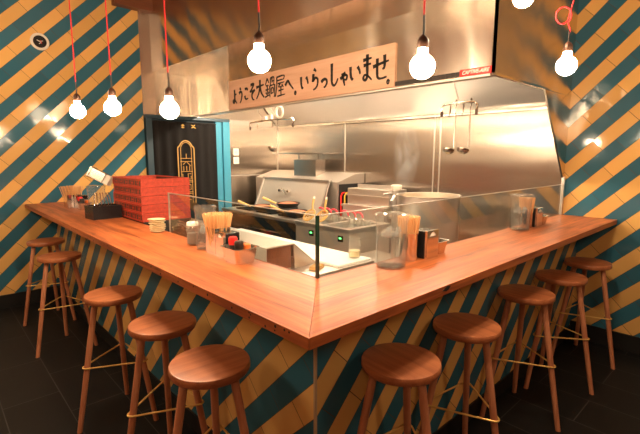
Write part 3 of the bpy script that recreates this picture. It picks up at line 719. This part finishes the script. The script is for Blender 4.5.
# black caddy box with spoons
bx = thing('caddy_box', 'black open caddy box in front of the red crates', 'box', (.305, 2.89, CT), 6)
b = MB(); hx, hy, hz, w = .112, .085, .098, .006
b.box(-hx, hx, -hy, hy, 0, w); b.box(-hx, -hx+w, -hy, hy, w, hz); b.box(hx-w, hx, -hy, hy, w, hz); b.box(-hx+w, hx-w, -hy, -hy+w, w, hz); b.box(-hx+w, hx-w, hy-w, hy, w, hz); b.build('body', M['black_gloss'], bx)
b = MB(); b.box(-hx-.003, hx+.003, -hy-.003, -hy+.008, hz, hz+.008); b.box(-hx-.003, hx+.003, hy-.008, hy+.003, hz, hz+.008); b.box(-hx-.003, -hx+.008, -hy, hy, hz, hz+.008); b.box(hx-.008, hx+.003, -hy, hy, hz, hz+.008); b.build('rim', M['black_gloss'], bx)
def spoon_mesh():
    b = MB()
    b.lathe([(0, -.006), (.012, -.004), (.019, .003), (.018, .004), (.011, -.002), (0, -.004)], 16, Matrix.Diagonal((1, 1.35, 1, 1)))
    b.tube([(0, .022, .003), (0, .05, .008), (0, .125, .006)], [.003, .0032, .005], 6)
    return b
sp0 = spoon_mesh().build('soup_spoon', M['chrome'], None, True)
def spoon(loc, rot, label, group, first=[True]):
    o = sp0 if first[0] else sp0.copy()
    if not first[0]: C.objects.link(o)
    first[0] = False
    o.location = loc; o.rotation_euler = [R(a) for a in rot]; tag(o, label, 'spoon', group)
for i in range(6):
    spoon((.235+.027*i, 2.865+.012*(i % 2), CT+.085), (70, 0, 8*i-20), 'steel soup spoon in the black caddy box', 'spoons in the black caddy box')
# tilted steel dispenser lying on the pitcher lid
td = thing('napkin_box', 'tilted steel box of white napkins resting high above the black caddy box', 'napkin box', (.352, 3.13, CT+.338), -43)
td.rotation_euler = (R(-12), R(27), R(-43))
b = MB(); b.box(-.07, .075, -.05, .05, -.045, .045, bevel=.006); b.box(-.075, -.05, -.053, .053, -.048, .048, bevel=.006); b.build('case', M['ladle'], td)
b = MB()
for i in range(9): b.box(.070, .118-.002*(i % 2), -.043, .043, -.04+.009*i, -.0335+.009*i)
b.build('napkins', M['paper'], td)
# spoon bin behind the end of the glass guard
st = thing('spoon_bin', 'black bin of shiny spoons behind the glass guard end', 'bin', (.505, 1.74, .8715), 0)
b = MB(); b.box(-.065, .065, -.14, .14, 0, .006); b.box(-.065, -.06, -.14, .14, .006, .235); b.box(.06, .065, -.14, .14, .006, .235); b.box(-.06, .06, -.14, -.135, .006, .235); b.box(-.06, .06, .135, .14, .006, .235); b.build('body', M['black_gloss'], st)
b = MB(); b.box(-.059, .059, -.134, .134, .195, .205); b.build('false_bottom', M['black'], st)
for i in range(12):
    spoon((.467+.039*(i % 3), 1.665+.13*((i//3) % 2)+(.01 if i > 5 else 0), CT+.036+.016*(i//6)), (random.uniform(-3, 3), random.uniform(-25, 25), random.uniform(-4, 4)-(180 if i % 2 else 0)), 'shiny steel spoon in the black bin behind the glass', 'spoons in the black bin')
# jar with white lid
jr = thing('glass_jar', 'small glass jar with white lid behind the spoon tray', 'jar', (.350, 1.40, CT), 0)
b = MB(); b.lathe([(0, 0), (.032, 0), (.036, .006), (.036, .10), (.030, .112), (.028, .112), (.033, .10), (.033, .008), (0, .006)], 24, cap=False); b.build('body', M['plastic_clear'], jr, True)
b = MB(); b.lathe([(0, .0085), (.032, .0085), (.032, .07), (0, .075)], 20); b.build('contents', M['greylid'], jr, True)
b = MB(); b.lathe([(0, .1122), (.032, .1122), (.033, .115), (.033, .130), (.03, .134), (0, .134)], 24); b.build('lid', M['white'], jr, True)
# stacked cream dishes
for i in range(7):
    b = MB(); r = .046+.0008*i
    b.lathe([(0, 0), (r*.62, 0), (r*.66, .003), (r, .0085), (r+.0015, .0105), (r, .0125), (r-.003, .0118), (r*.7, .006), (0, .006)], 28, Matrix.Diagonal((1, 1.1, 1, 1)))
    o = b.build('small_dish', M['cream'], None, True); o.location = (.368+random.uniform(-.003, .003), 1.955+random.uniform(-.003, .003), CT+.0128*i); o.rotation_euler = (R(random.uniform(-1.0, 1.0)), R(random.uniform(-1.0, 1.0)), R(40*i))
    tag(o, ['lowest', 'second lowest', 'third lowest', 'middle', 'third from top', 'second from top', 'topmost'][i]+' cream dish of the small stack beside the red crates', 'dish', 'stacked cream dishes')

# ------------------------------------------------------------------ red crates
def make_crate():
    t = thing('red_crate', 'x', 'crate', (0, 0, 0))
    L2, W2, h, w = .325, .195, .0655, .010
    b = MB(); b.box(-W2+w, W2-w, -L2+w, L2-w, .002, .008); b.build('bottom', M['crate'], t)
    for s in (-1, 1):      # end boards (solid, grooved) and side boards with dark carved panel
        b = MB(); y0, y1 = (s*L2, s*(L2-w)) if s < 0 else (s*(L2-w), s*L2)
        for k in range(3): b.box(-W2, W2, y0, y1, .0008+k*h/3, (k+1)*h/3-.0012)
        b.box(-W2+.001, W2-.001, y0+.002, y1-.002, 0.001, h-.002); b.build('end_board', M['crate'], t, bevel=.001)
        x0, x1 = (s*W2, s*(W2-w)) if s < 0 else (s*(W2-w), s*W2)
        b = MB(); b.box(x0, x1, -L2+w, L2-w, .0008, .011); b.box(x0, x1, -L2+w, L2-w, h-.012, h-.0012)
        n = 15
        for k in range(n+1):
            yy = -L2+w+(2*L2-2*w-.007)*k/n+(.006*math.sin(k*2.3) if 0 < k < n else 0)
            b.box(x0+.002, x1-.002, yy, yy+(.012 if k in (0, n) else .007), .011, h-.012)
            if k % 3 == 1: b.box(x0+.002, x1-.002, yy, yy+.035, .026, .033)
        sb = b.build('side_board', M['crate'], t)
        b = MB(); xi0, xi1 = (x0+.004, x1) if s < 0 else (x0, x1-.004)
        b.box(xi0, xi1, -L2+w+.001, L2-w-.001, .0112, h-.0152); tag(b.build('recess', M['darklid'], sb), 'dark recessed panel')
    return t
cr = make_crate()
CL = ['bottom', 'second from bottom', 'middle', 'second from top', 'topmost']
for i in range(5):
    loc = (.642+random.uniform(-.003, .003), 2.745+random.uniform(-.003, .003), 1.0702+i*.0662); a = random.uniform(-.6, .6)
    lab = CL[i]+' red wooden crate of the stack on the left counter'
    if i == 0: cr.location = loc; cr.rotation_euler = (0, 0, R(a)); tag(cr, lab, None, 'stacked red crates')
    else: dup(cr, loc, a, lab, 'stacked red crates')
rs = thing('riser_shelf', 'black riser shelf under the stack of red crates', 'shelf', (.645, 2.745, .872), 0)
b = MB(); b.box(-.19, .19, -.33, .33, .18, .197); b.build('top', M['black'], rs)
b = MB(); b.box(-.18, .18, -.32, -.30, 0, .18); b.box(-.18, .18, .30, .32, 0, .18); b.box(.16, .18, -.3, .3, 0, .18); b.build('support', M['black'], rs)

# ------------------------------------------------------------------ kitchen
pt = thing('prep_table', 'steel prep table behind the left counter arm with sloped lid', 'table', (0, 0, 0))
b = MB(); b.box(.45, 1.44, .97, 3.9, .12, .85, bevel=.004); b.build('cabinet', M['steel'], pt)
b = MB(); b.box(.445, 1.445, .965, 3.905, .85, .871); b.build('work_top', M['satin'], pt)
b = MB()
for x in (.5, 1.39):
    for y in (1.02, 3.85): b.lathe([(0, 0), (.02, 0), (.02, .12), (0, .12)], 12, T(x, y, 0))
b.build('foot', M['black'], pt)
b = MB()
b.box(.70, .92, 1.18, 2.36, 1.025, 1.032); b.box(.70, .707, 1.18, 2.36, .872, 1.025)
b.prism([(.918, 1.032), (1.105, .879), (1.10, .872), (.913, 1.025)], 1, 1.18, 2.36)
b.build('rail_cover', M['steel_dull'], pt)
b = MB(); b.prism([(.915, 1.028), (1.102, .874), (.925, .872)], 1, 1.18, 1.188); b.prism([(.915, 1.028), (1.102, .874), (.925, .872)], 1, 2.35, 2.358); b.build('end_gusset', M['satin'], pt)
b = MB(); b.box(.707, .918, 1.21, 1.215, .872, 1.025); b.build('end_board', M['wpanel'], pt)  # dark brown sheet stands in for the shade inside the cover's open end
cb = MB().box(1.12, 1.435, .985, 2.6, .8715, .889, bevel=.004).build('cutting_board', M['board']); tag(cb, 'long white cutting board on the prep table edge', 'cutting board')
fc = MB(); fc.box(-.06, .06, -.03, .03, 0, .012, bevel=.004); fc.box(-.055, .05, -.028, .03, .0122, .022, bevel=.004)
fc = fc.build('folded_cloth', M['cloth']); fc.location = (1.02, 1.08, .8715); fc.rotation_euler = (0, 0, R(25)); tag(fc, 'small tan folded cloth by the glass corner behind the counter', 'cloth')
jr2 = thing('glass_cup', 'clear glass cup on the right corner of the white cutting board', 'cup', (1.36, 1.07, .8892))
b = MB(); b.lathe([(0, 0), (.034, 0), (.04, .005), (.043, .13), (.040, .13), (.037, .008), (0, .008)], 24, cap=False); b.build('body', M['plastic_clear'], jr2, True)
b = MB(); b.lathe([(0, .0085), (.0365, .0085), (.038, .05), (0, .05)], 20); b.build('contents', M['cream'], jr2, True)

# wok range
rg = thing('wok_range', 'steel wok range with black front and tall framed backsplash', 'range', (2.2, 2.74, 0))
RW = 1.56
b = MB(); b.box(.03, .80, 0, RW, .12, .835); b.build('body', M['steel'], rg)
b = MB(); b.box(.0, .80, 0, RW, .835, .87, bevel=.004); b.build('top', M['satin'], rg)
b = MB(); b.box(.015, .03, .02, RW-.02, .55, .83); b.build('front_panel', M['black_gloss'], rg)
b = MB()
for y in (.05, RW-.05):
    for x in (.08, .75): b.lathe([(0, 0), (.022, 0), (.022, .12), (0, .12)], 12, T(x, y, 0))
b.build('foot', M['black'], rg)
b = MB(); b.tube([(-.03, .18, .70), (-.03, RW-.1, .70)], .011, 10)
for y in (.2, RW-.12): b.tube([(-.03, y, .70), (.02, y, .70)], .008, 8)
b.build('rail', M['chrome'], rg)
for k in range(7):
    b = MB(); b.lathe([(0, 0), (.022, 0), (.018, .03), (0, .03)], 14, T(.015, .2+.19*k, .605, 0, 0, -90)); kn = b.build('knob', M['iron'], rg, True)
    b = MB(); b.box(-.018, -.014, .197+.19*k, .203+.19*k, .59, .62); b.build('pointer', M['red'] if k % 2 else M['blue'], kn)
for k in range(3):
    b = MB()
    for q in (-.15, -.05, .05, .15): b.box(.10, .42, .26+.46*k+q-.006, .26+.46*k+q+.006, .871, .888)
    b.box(.10, .112, .26+.46*k-.16, .26+.46*k+.16, .871, .888); b.box(.408, .42, .26+.46*k-.16, .26+.46*k+.16, .871, .888)
    b.build('grate', M['iron'], rg)
b = MB(); sl = (.62-.45)/(1.275-.87)
b.prism([(.45, .87), (.458, .87), (.628, 1.275), (.62, 1.275)], 1, .07, RW-.15)
b.build('backsplash', M['steel_dull'], rg)
b = MB(); fr_ = [(.445, .87), (.615, 1.28)]
for y0, y1 in ((.06, .09), (RW-.17, RW-.14)): b.prism([(.438, .87), (.456, .87), (.626, 1.28), (.608, 1.28)], 1, y0, y1)
b.box(.595, .64, .06, RW-.14, 1.262, 1.285); b.build('backsplash_frame', M['satin'], rg)
b = MB(); b.tube([(.53, .84, 1.13), (.48, .84, 1.15), (.46, .80, 1.13), (.44, .72, 1.115), (.43, .68, 1.09)], .012, 8); b.tube([(.54, .92, 1.12), (.50, .92, 1.12)], .02, 10); b.tube([(.54, .74, 1.12), (.50, .74, 1.12)], .02, 10); b.tube([(.51, .92, 1.12), (.51, .74, 1.12)], .01, 8); b.build('tap', M['chrome'], rg)
b = MB(); b.prism([(.64, .87), (1.12, .87), (1.12, 1.36), (.95, 1.36), (.64, 1.265)], 1, -.04, RW+.1); b.build('rear_cabinet', M['satin'], rg, bevel=.003)
b = MB(); b.box(.66, 1.11, -.048, -.041, .88, 1.24); tag(b.build('rear_side_panel', M['black'], rg), 'black side panel')
b = MB(); b.box(.78, .95, .50, .94, 1.30, 1.525); b.build('flue', M['steel'], rg)
b = MB(); b.box(.72, 1.0, .30, 1.36, 1.600, 1.612); b.box(.84, .86, .52, .54, 1.525, 1.60); b.box(.84, .86, .9, .92, 1.525, 1.60); b.build('flue_cap', M['steel'], rg)

def pan(loc, rz, label, r=.13, ry=0):
    t = thing('frying_pan', label, 'pan', loc, rz, 'pans on the range')
    if ry: t.rotation_euler = (0, R(ry), R(rz))
    b = MB(); b.lathe([(0, 0), (r*.72, 0), (r*.8, .006), (r, .05), (r-.003, .052), (r*.78, .009), (0, .005)], 32); b.build('body', M['iron'], t, True)
    b = MB(); b.lathe([(0, .0062), (r*.74, .0085), (r*.9, .03), (r*.86, .042), (r*.4, .058), (0, .062)], 28); tag(b.build('contents', M['copper'], t, True), 'browned inside')
    b = MB(); b.tube([(r*.97, 0, .046), (r+.06, 0, .075), (r+.16, 0, .12)], [.011, .013, .016], 8); b.build('handle', M['bamboo'], t, True)
    return t
pan((2.42, 3.66, .890), 160, 'flat black pan at the left of the range with handle raised', .15)
pan((2.50, 3.22, .955), 150, 'black pan stacked highest on the range, browned inside', .15)
pan((2.40, 2.94, .890), 150, 'black pan at the right of the range beside the bamboo strainers', .15)
wr = thing('wok_ring', 'steel wok ring under the highest black pan', 'ring', (2.50, 3.22, .889))
b = MB(); b.lathe([(.135, 0), (.14, 0), (.12, .064), (.115, .064)], 28); 
b.build('band', M['iron'], wr, True)

# noodle boiler
nb = thing('noodle_boiler', 'steel noodle boiler with two green lights and strainer baskets', 'boiler', (2.195, 1.90, 0))
BW = .80
b = MB(); b.box(0, .62, 0, BW, .12, .83); b.build('body', M['steel_dull'], nb)
b = MB(); b.box(-.01, .62, -.01, BW, .83, .842); 
for (x0, x1, y0, y1) in ((-.01, .05, -.01, BW), (.5, .62, -.01, BW), (.05, .5, -.01, .06), (.05, .5, BW-.06, BW), (.05, .5, .37, .43)): b.box(x0, x1, y0, y1, .842, .872)
b.build('rim', M['satin'], nb)
for y0, y1 in ((.06, .37), (.43, BW-.06)):
    b = MB(); b.box(.055, .495, y0+.005, y1-.005, .8425, .85); b.build('water', M['water'], nb)
b = MB()
for x in (.06, .56):
    for y in (.06, BW-.06): b.lathe([(0, 0), (.022, 0), (.022, .12), (0, .12)], 12, T(x, y, 0))
b.build('foot', M['black'], nb)
for y in (.115, .545):
    b = MB(); b.box(-.008, 0, y-.035, y+.035, .74, .80, bevel=.002); cp = b.build('control_panel', M['black_gloss'], nb)
    b = MB(); b.box(-.011, -.007, y-.014, y+.014, .768, .782); tag(b.build('indicator_light', M['led'], cp), 'green indicator light')
b = MB(); b.box(.68, 1.0, .06, .67, .90, 1.205, bevel=.004); b.box(.665, 1.0, .05, .68, 1.12, 1.135); b.box(.60, .68, .05, .70, 1.0, 1.022); b.box(.80, .83, .10, .62, 1.205, 1.25); b.box(.60, .66, .06, .67, .835, 1.0); b.build('rear_shelf', M['satin'], nb)
# strainer baskets with pink grips, each hooked over the tank
for i in range(6):
    y = (2.012, 2.115, 2.218, 2.382, 2.485, 2.588)[i]; x = 2.585
    t = thing('noodle_strainer', ['pink-handled noodle strainer nearest the boiler right end', 'pink-handled noodle strainer second from the boiler right end', 'pink-handled noodle strainer left of the right tank', 'pink-handled noodle strainer at the right of the left tank', 'pink-handled noodle strainer in the middle of the left tank', 'pink-handled noodle strainer at the boiler left end'][i], 'strainer', (x, y, .8505), 100, 'strainers in the boiler')
    b = MB(); b.lathe([(0, 0), (.03, .003), (.04, .02), (.042, .06), (.040, .06), (.037, .02), (0, .005)], 18); b.build('basket', M['satin'], t, True)
    b = MB(); b.tube([(.04, 0, .056), (.05, 0, .075), (.055, 0, .088)], .005, 6); b.build('arm', M['chrome'], t, True)
    b = MB(); b.tube([(.054, 0, .086), (.062, 0, .112), (.085, 0, .132), (.115, 0, .138), (.135, 0, .130)], .010, 8); b.build('grip', M['pink'], t, True)
for i, (x, y) in enumerate(((2.28, 2.575), (2.33, 2.43))):
    t = thing('bamboo_strainer', ['round bamboo strainer with upright handle leaning at the boiler left end', 'round bamboo strainer with upright handle nearer the green lights'][i], 'strainer', (x, y, .9), 0, 'bamboo strainers')
    b = MB(); b.tube([(0.074*math.cos(a*PI/12), .074*math.sin(a*PI/12), .0) for a in range(24)], .007, 6, closed=True)
    for k in range(-3, 4):
        q = k*.020; l = math.sqrt(.074**2-q*q); b.tube([(q, -l, 0), (q, 0, -.03*(1-abs(q)/.07)), (q, l, 0)], .0025, 5); b.tube([(-l, q, 0), (0, q, -.03*(1-abs(q)/.07)), (l, q, 0)], .0025, 5)
    b.build('bowl', M['bamboo'], t, True)
    b = MB(); b.tube([(.07, .0, .0), (.12, .01, .03), (.18, .015, .055)], [.009, .011, .013], 8); hd = b.build('handle', M['bamboo'], t, True)
    b = MB(); b.tube([(.179, .015, .0545), (.203, .017, .066)], [.0135, .011], 8); b.build('end_cap', M['white'], hd, True)
    t.location.z = .940; t.rotation_euler = (0, R(-48), 0)

# stock pot on its stove, tap
sv = thing('stock_pot_stove', 'low steel stove carrying the big stock pot', 'stove', (2.1, 1.3, 0))
b = MB(); b.box(-.30, .40, -.62, .52, .1, .62); b.build('body', M['steel'], sv)
b = MB(); b.box(-.31, .41, -.63, .53, .62, .64); b.build('top', M['satin'], sv)
b = MB()
for x in (-.25, .35):
    for y in (-.55, .46): b.lathe([(0, 0), (.022, 0), (.022, .1), (0, .1)], 12, T(x, y, 0))
b.build('foot', M['black'], sv)
b = MB()
for k in range(6): b.box(-.2, .26, -.52+.085*k, -.508+.085*k, .64, .66)
b.build('grate', M['iron'], sv)
pot = thing('stock_pot', 'very large steel stock pot with steaming open top', 'pot', (2.13, 1.0, .6605))
pr = .238; ph = 1.275-.6605
b = MB(); b.lathe([(0, 0), (pr-.006, 0), (pr, .008), (pr, ph-.006), (pr+.010, ph-.004), (pr+.010, ph+.002), (pr-.003, ph), (pr-.004, .01), (0, .008)], 56); b.build('body', M['satin'], pot, True)
b = MB(); b.lathe([(0, .009), (pr-.006, .009), (pr-.006, ph*.86), (0, ph*.86)], 40); b.build('broth', M['cream'], pot, True)
for s in (1,):
    b = MB(); b.tube([(-.05, s*(pr-.002), ph*.8), (-.05, s*(pr+.045), ph*.8), (.05, s*(pr+.045), ph*.8), (.05, s*(pr-.002), ph*.8)], .008, 8); b.build('handle', M['satin'], pot, True)
fa = thing('pot_filler_tap', 'steel column tap left of the big stock pot', 'tap', (2.2, 1.36, .6405))
b = MB(); b.lathe([(0, 0), (.045, 0), (.045, .01), (.036, .02), (.036, .62), (.04, .63), (.04, .645), (0, .645)], 24); b.build('column', M['satin'], fa, True)
b = MB(); b.lathe([(0, .645), (.043, .648), (.046, .66), (.046, .685), (.04, .692), (0, .692)], 24); b.build('cap', M['white'], fa, True)
b = MB(); b.tube([(0, 0, .61), (-.03, .05, .615), (-.06, .09, .605)], .010, 8); b.tube([(0, 0, .58), (-.05, -.02, .60), (-.10, -.03, .56)], .011, 8); b.build('lever', M['satin'], fa, True)

# steam over the pot
sm = bpy.data.materials.new('steam'); sm.use_nodes = True; nt = sm.node_tree; nt.nodes.clear()
o = nd(nt, 'ShaderNodeOutputMaterial'); vs_ = nd(nt, 'ShaderNodeVolumeScatter'); nt.links.new(vs_.outputs[0], o.inputs['Volume'])
tc = nd(nt, 'ShaderNodeTexCoord'); mp = nd(nt, 'ShaderNodeMapping'); mp.inputs['Scale'].default_value = (9, 9, 4.5); nt.links.new(tc.outputs['Object'], mp.inputs[0])
no = nd(nt, 'ShaderNodeTexNoise'); no.inputs['Scale'].default_value = 1; no.inputs['Detail'].default_value = 3; no.inputs['Distortion'].default_value = .8; nt.links.new(mp.outputs[0], no.inputs[0])
ln = nd(nt, 'ShaderNodeVectorMath', operation='LENGTH'); mp2 = nd(nt, 'ShaderNodeMapping'); mp2.inputs['Scale'].default_value = (1/.12, 1/.12, 1/.30); nt.links.new(tc.outputs['Object'], mp2.inputs[0]); nt.links.new(mp2.outputs[0], ln.inputs[0])
fall = mth(nt, 'MAXIMUM', mth(nt, 'SUBTRACT', 1, ln.outputs['Value']), 0)
den = mth(nt, 'MULTIPLY', mth(nt, 'MULTIPLY', fall, mth(nt, 'MAXIMUM', mth(nt, 'SUBTRACT', no.outputs[0], .42), 0)), 34)
nt.links.new(den, vs_.inputs['Density']); vs_.inputs['Color'].default_value = (.95, .92, .88, 1)
b = MB(); b.lathe([(0, -.29)]+[(.125*math.sin(a*PI/10), -.29*math.cos(a*PI/10)) for a in range(1, 10)]+[(0, .29)], 20)
so = b.build('steam', sm, None, True); so.location = (2.20, 1.27, 1.56); tag(so, 'faint white steam rising beside the big stock pot', 'steam', None, 'stuff')

# hoses by the range side
for i, (y, m, l) in enumerate(((2.60, 'red', 'thin red gas hose beside the range rear cabinet'), (2.55, 'yellow', 'thin yellow gas hose beside the red gas hose'))):
    o = MB(); o.tube([(.05, 0, .05), (.0, 0, .15), (0, 0, .9), (.0, .0, 1.10), (.02, .0, 1.135), (.08, .02, 1.14)], .010, 8)
    o = o.build('gas_hose', M[m], None, True); o.location = (2.86+.03*i, (2.662, 2.63)[i], 0); tag(o, l, 'hose', 'gas hoses')

# hanging ladle racks
def rack(loc, half, label, hooks, wires):
    t = thing('ladle_rack', label, 'rack', loc, 0, 'hanging ladle racks')
    b = MB(); b.tube([(0, -half, -.05), (0, -half-.006, -.018), (0, -half+.014, 0), (0, 0, .008), (0, half-.014, 0), (0, half+.006, -.018), (0, half, -.05)], .009, 8); b.build('bar', M['chrome'], t, True)
    for y in (-half, half):
        b = MB(); b.tube([(0, y, -.048), (0, y, -.085)], .0105, 8); b.build('end_grip', M['socket'], t, True)
    b = MB()
    for y in hooks: b.tube([(0, y, .004), (.012, y, -.02), (.02, y+.01, -.06), (.01, y+.012, -.075)], .005, 6)
    b.build('hook', M['chrome'], t, True)
    b = MB()
    for (y, zt) in wires: b.tube([(0, y, .006), (-.10, y, zt)], .003, 6)
    b.build('hanger_wire', M['satin'], t, True)
    return t
def ladle(loc, label, L, r=.042, rz=0):
    t = thing('ladle', label, 'ladle', loc, rz, 'hanging ladles')
    b = MB(); pr_ = [(0, -r*.82)]+[(r*math.sin(a*PI/16), -r*.82*math.cos(a*PI/16)) for a in range(1, 9)]+[(r-.002, 0)]+[((r-.002)*math.sin(a*PI/16), -(r-.002)*.82*math.cos(a*PI/16)) for a in range(7, -1, -1)]
    b.lathe([(max(p[0], 0), p[1]) for p in pr_], 24, T(-r*.55, r*.62, -L, 25, 12, 14)); b.build('cup', M['ladle'], t, True)
    b = MB(); b.tube([(.0, 0, .0), (.006, 0, .012), (.016, 0, .008), (.014, 0, -.02), (.002, 0, -.08), (.0, 0, -L*.6), (0, 0, -L+.004)], [.0045, .0045, .0045, .0045, .0055, .006, .006], 8); b.build('handle', M['ladle'], t, True)
    return t
rack((2.0, .70, 1.936), .13, 'ladle rack holding two ladles before the steel wall', (-.03, .07), [(.0, .155)])
ladle((1.994, .722, 1.950), 'steel ladle hanging on the rack, farther from the hood corner', .325)
ladle((1.994, .612, 1.950), 'steel ladle hanging on the rack, nearer the hood corner', .325)
rack((2.0, 2.88, 1.945), .38, 'ladle rack with one ladle hanging under the sign', (-.02, .25), [(-.12, .14), (.12, .14)])
ladle((1.994, 2.76, 1.958), 'single steel ladle hanging under the sign', .30, .05)
for i, y in enumerate((2.98, 2.88)):
    o = MB(); o.box(-.015, .015, -.03, .03, 0, .035+.012*i, bevel=.004); o = o.build('white_clip', M['white']); o.location = (2.0, y, 1.958); tag(o, ['smaller white clip on the ladle rack under the sign', 'larger white clip on the ladle rack under the sign'][i], 'clip', 'white clips on the rack')
o = MB(); o.tube([(0, .055*math.cos(a*PI/10), .055*math.sin(a*PI/10)) for a in range(20)], .011, 8, closed=True); o = o.build('strainer_ring', M['white'], None, True); o.location = (2.0, 2.72, 2.022); tag(o, 'pale round ring hanging on the ladle rack below the sign', 'ring')

# ------------------------------------------------------------------ camera, world, view
cam = bpy.data.cameras.new('camera'); co = bpy.data.objects.new('camera', cam); C.objects.link(co)
cam.sensor_width = 36; cam.lens = 425.26/640*36; cam.clip_start = .02
yaw, pit, rol = R(42.9387), R(8.2216), R(.0822)
fw = Vector((math.sin(yaw)*math.cos(pit), math.cos(yaw)*math.cos(pit), -math.sin(pit)))
rt = Vector((math.cos(yaw), -math.sin(yaw), 0)); up = rt.cross(fw)
r2 = rt*math.cos(rol)+up*math.sin(rol); u2 = up*math.cos(rol)-rt*math.sin(rol)
co.matrix_world = Matrix(((r2.x, u2.x, -fw.x, -.7506), (r2.y, u2.y, -fw.y, -.8518), (r2.z, u2.z, -fw.z, 1.5790), (0, 0, 0, 1)))
SC.camera = co
w = bpy.data.worlds.new('world'); SC.world = w; w.use_nodes = True
w.node_tree.nodes['Background'].inputs[0].default_value = (1, .75, .5, 1); w.node_tree.nodes['Background'].inputs[1].default_value = .02
vs = SC.view_settings; vs.view_transform = 'Standard'; vs.look = 'None'; vs.gamma = 1; vs.exposure = 1.0; vs.use_curve_mapping = False
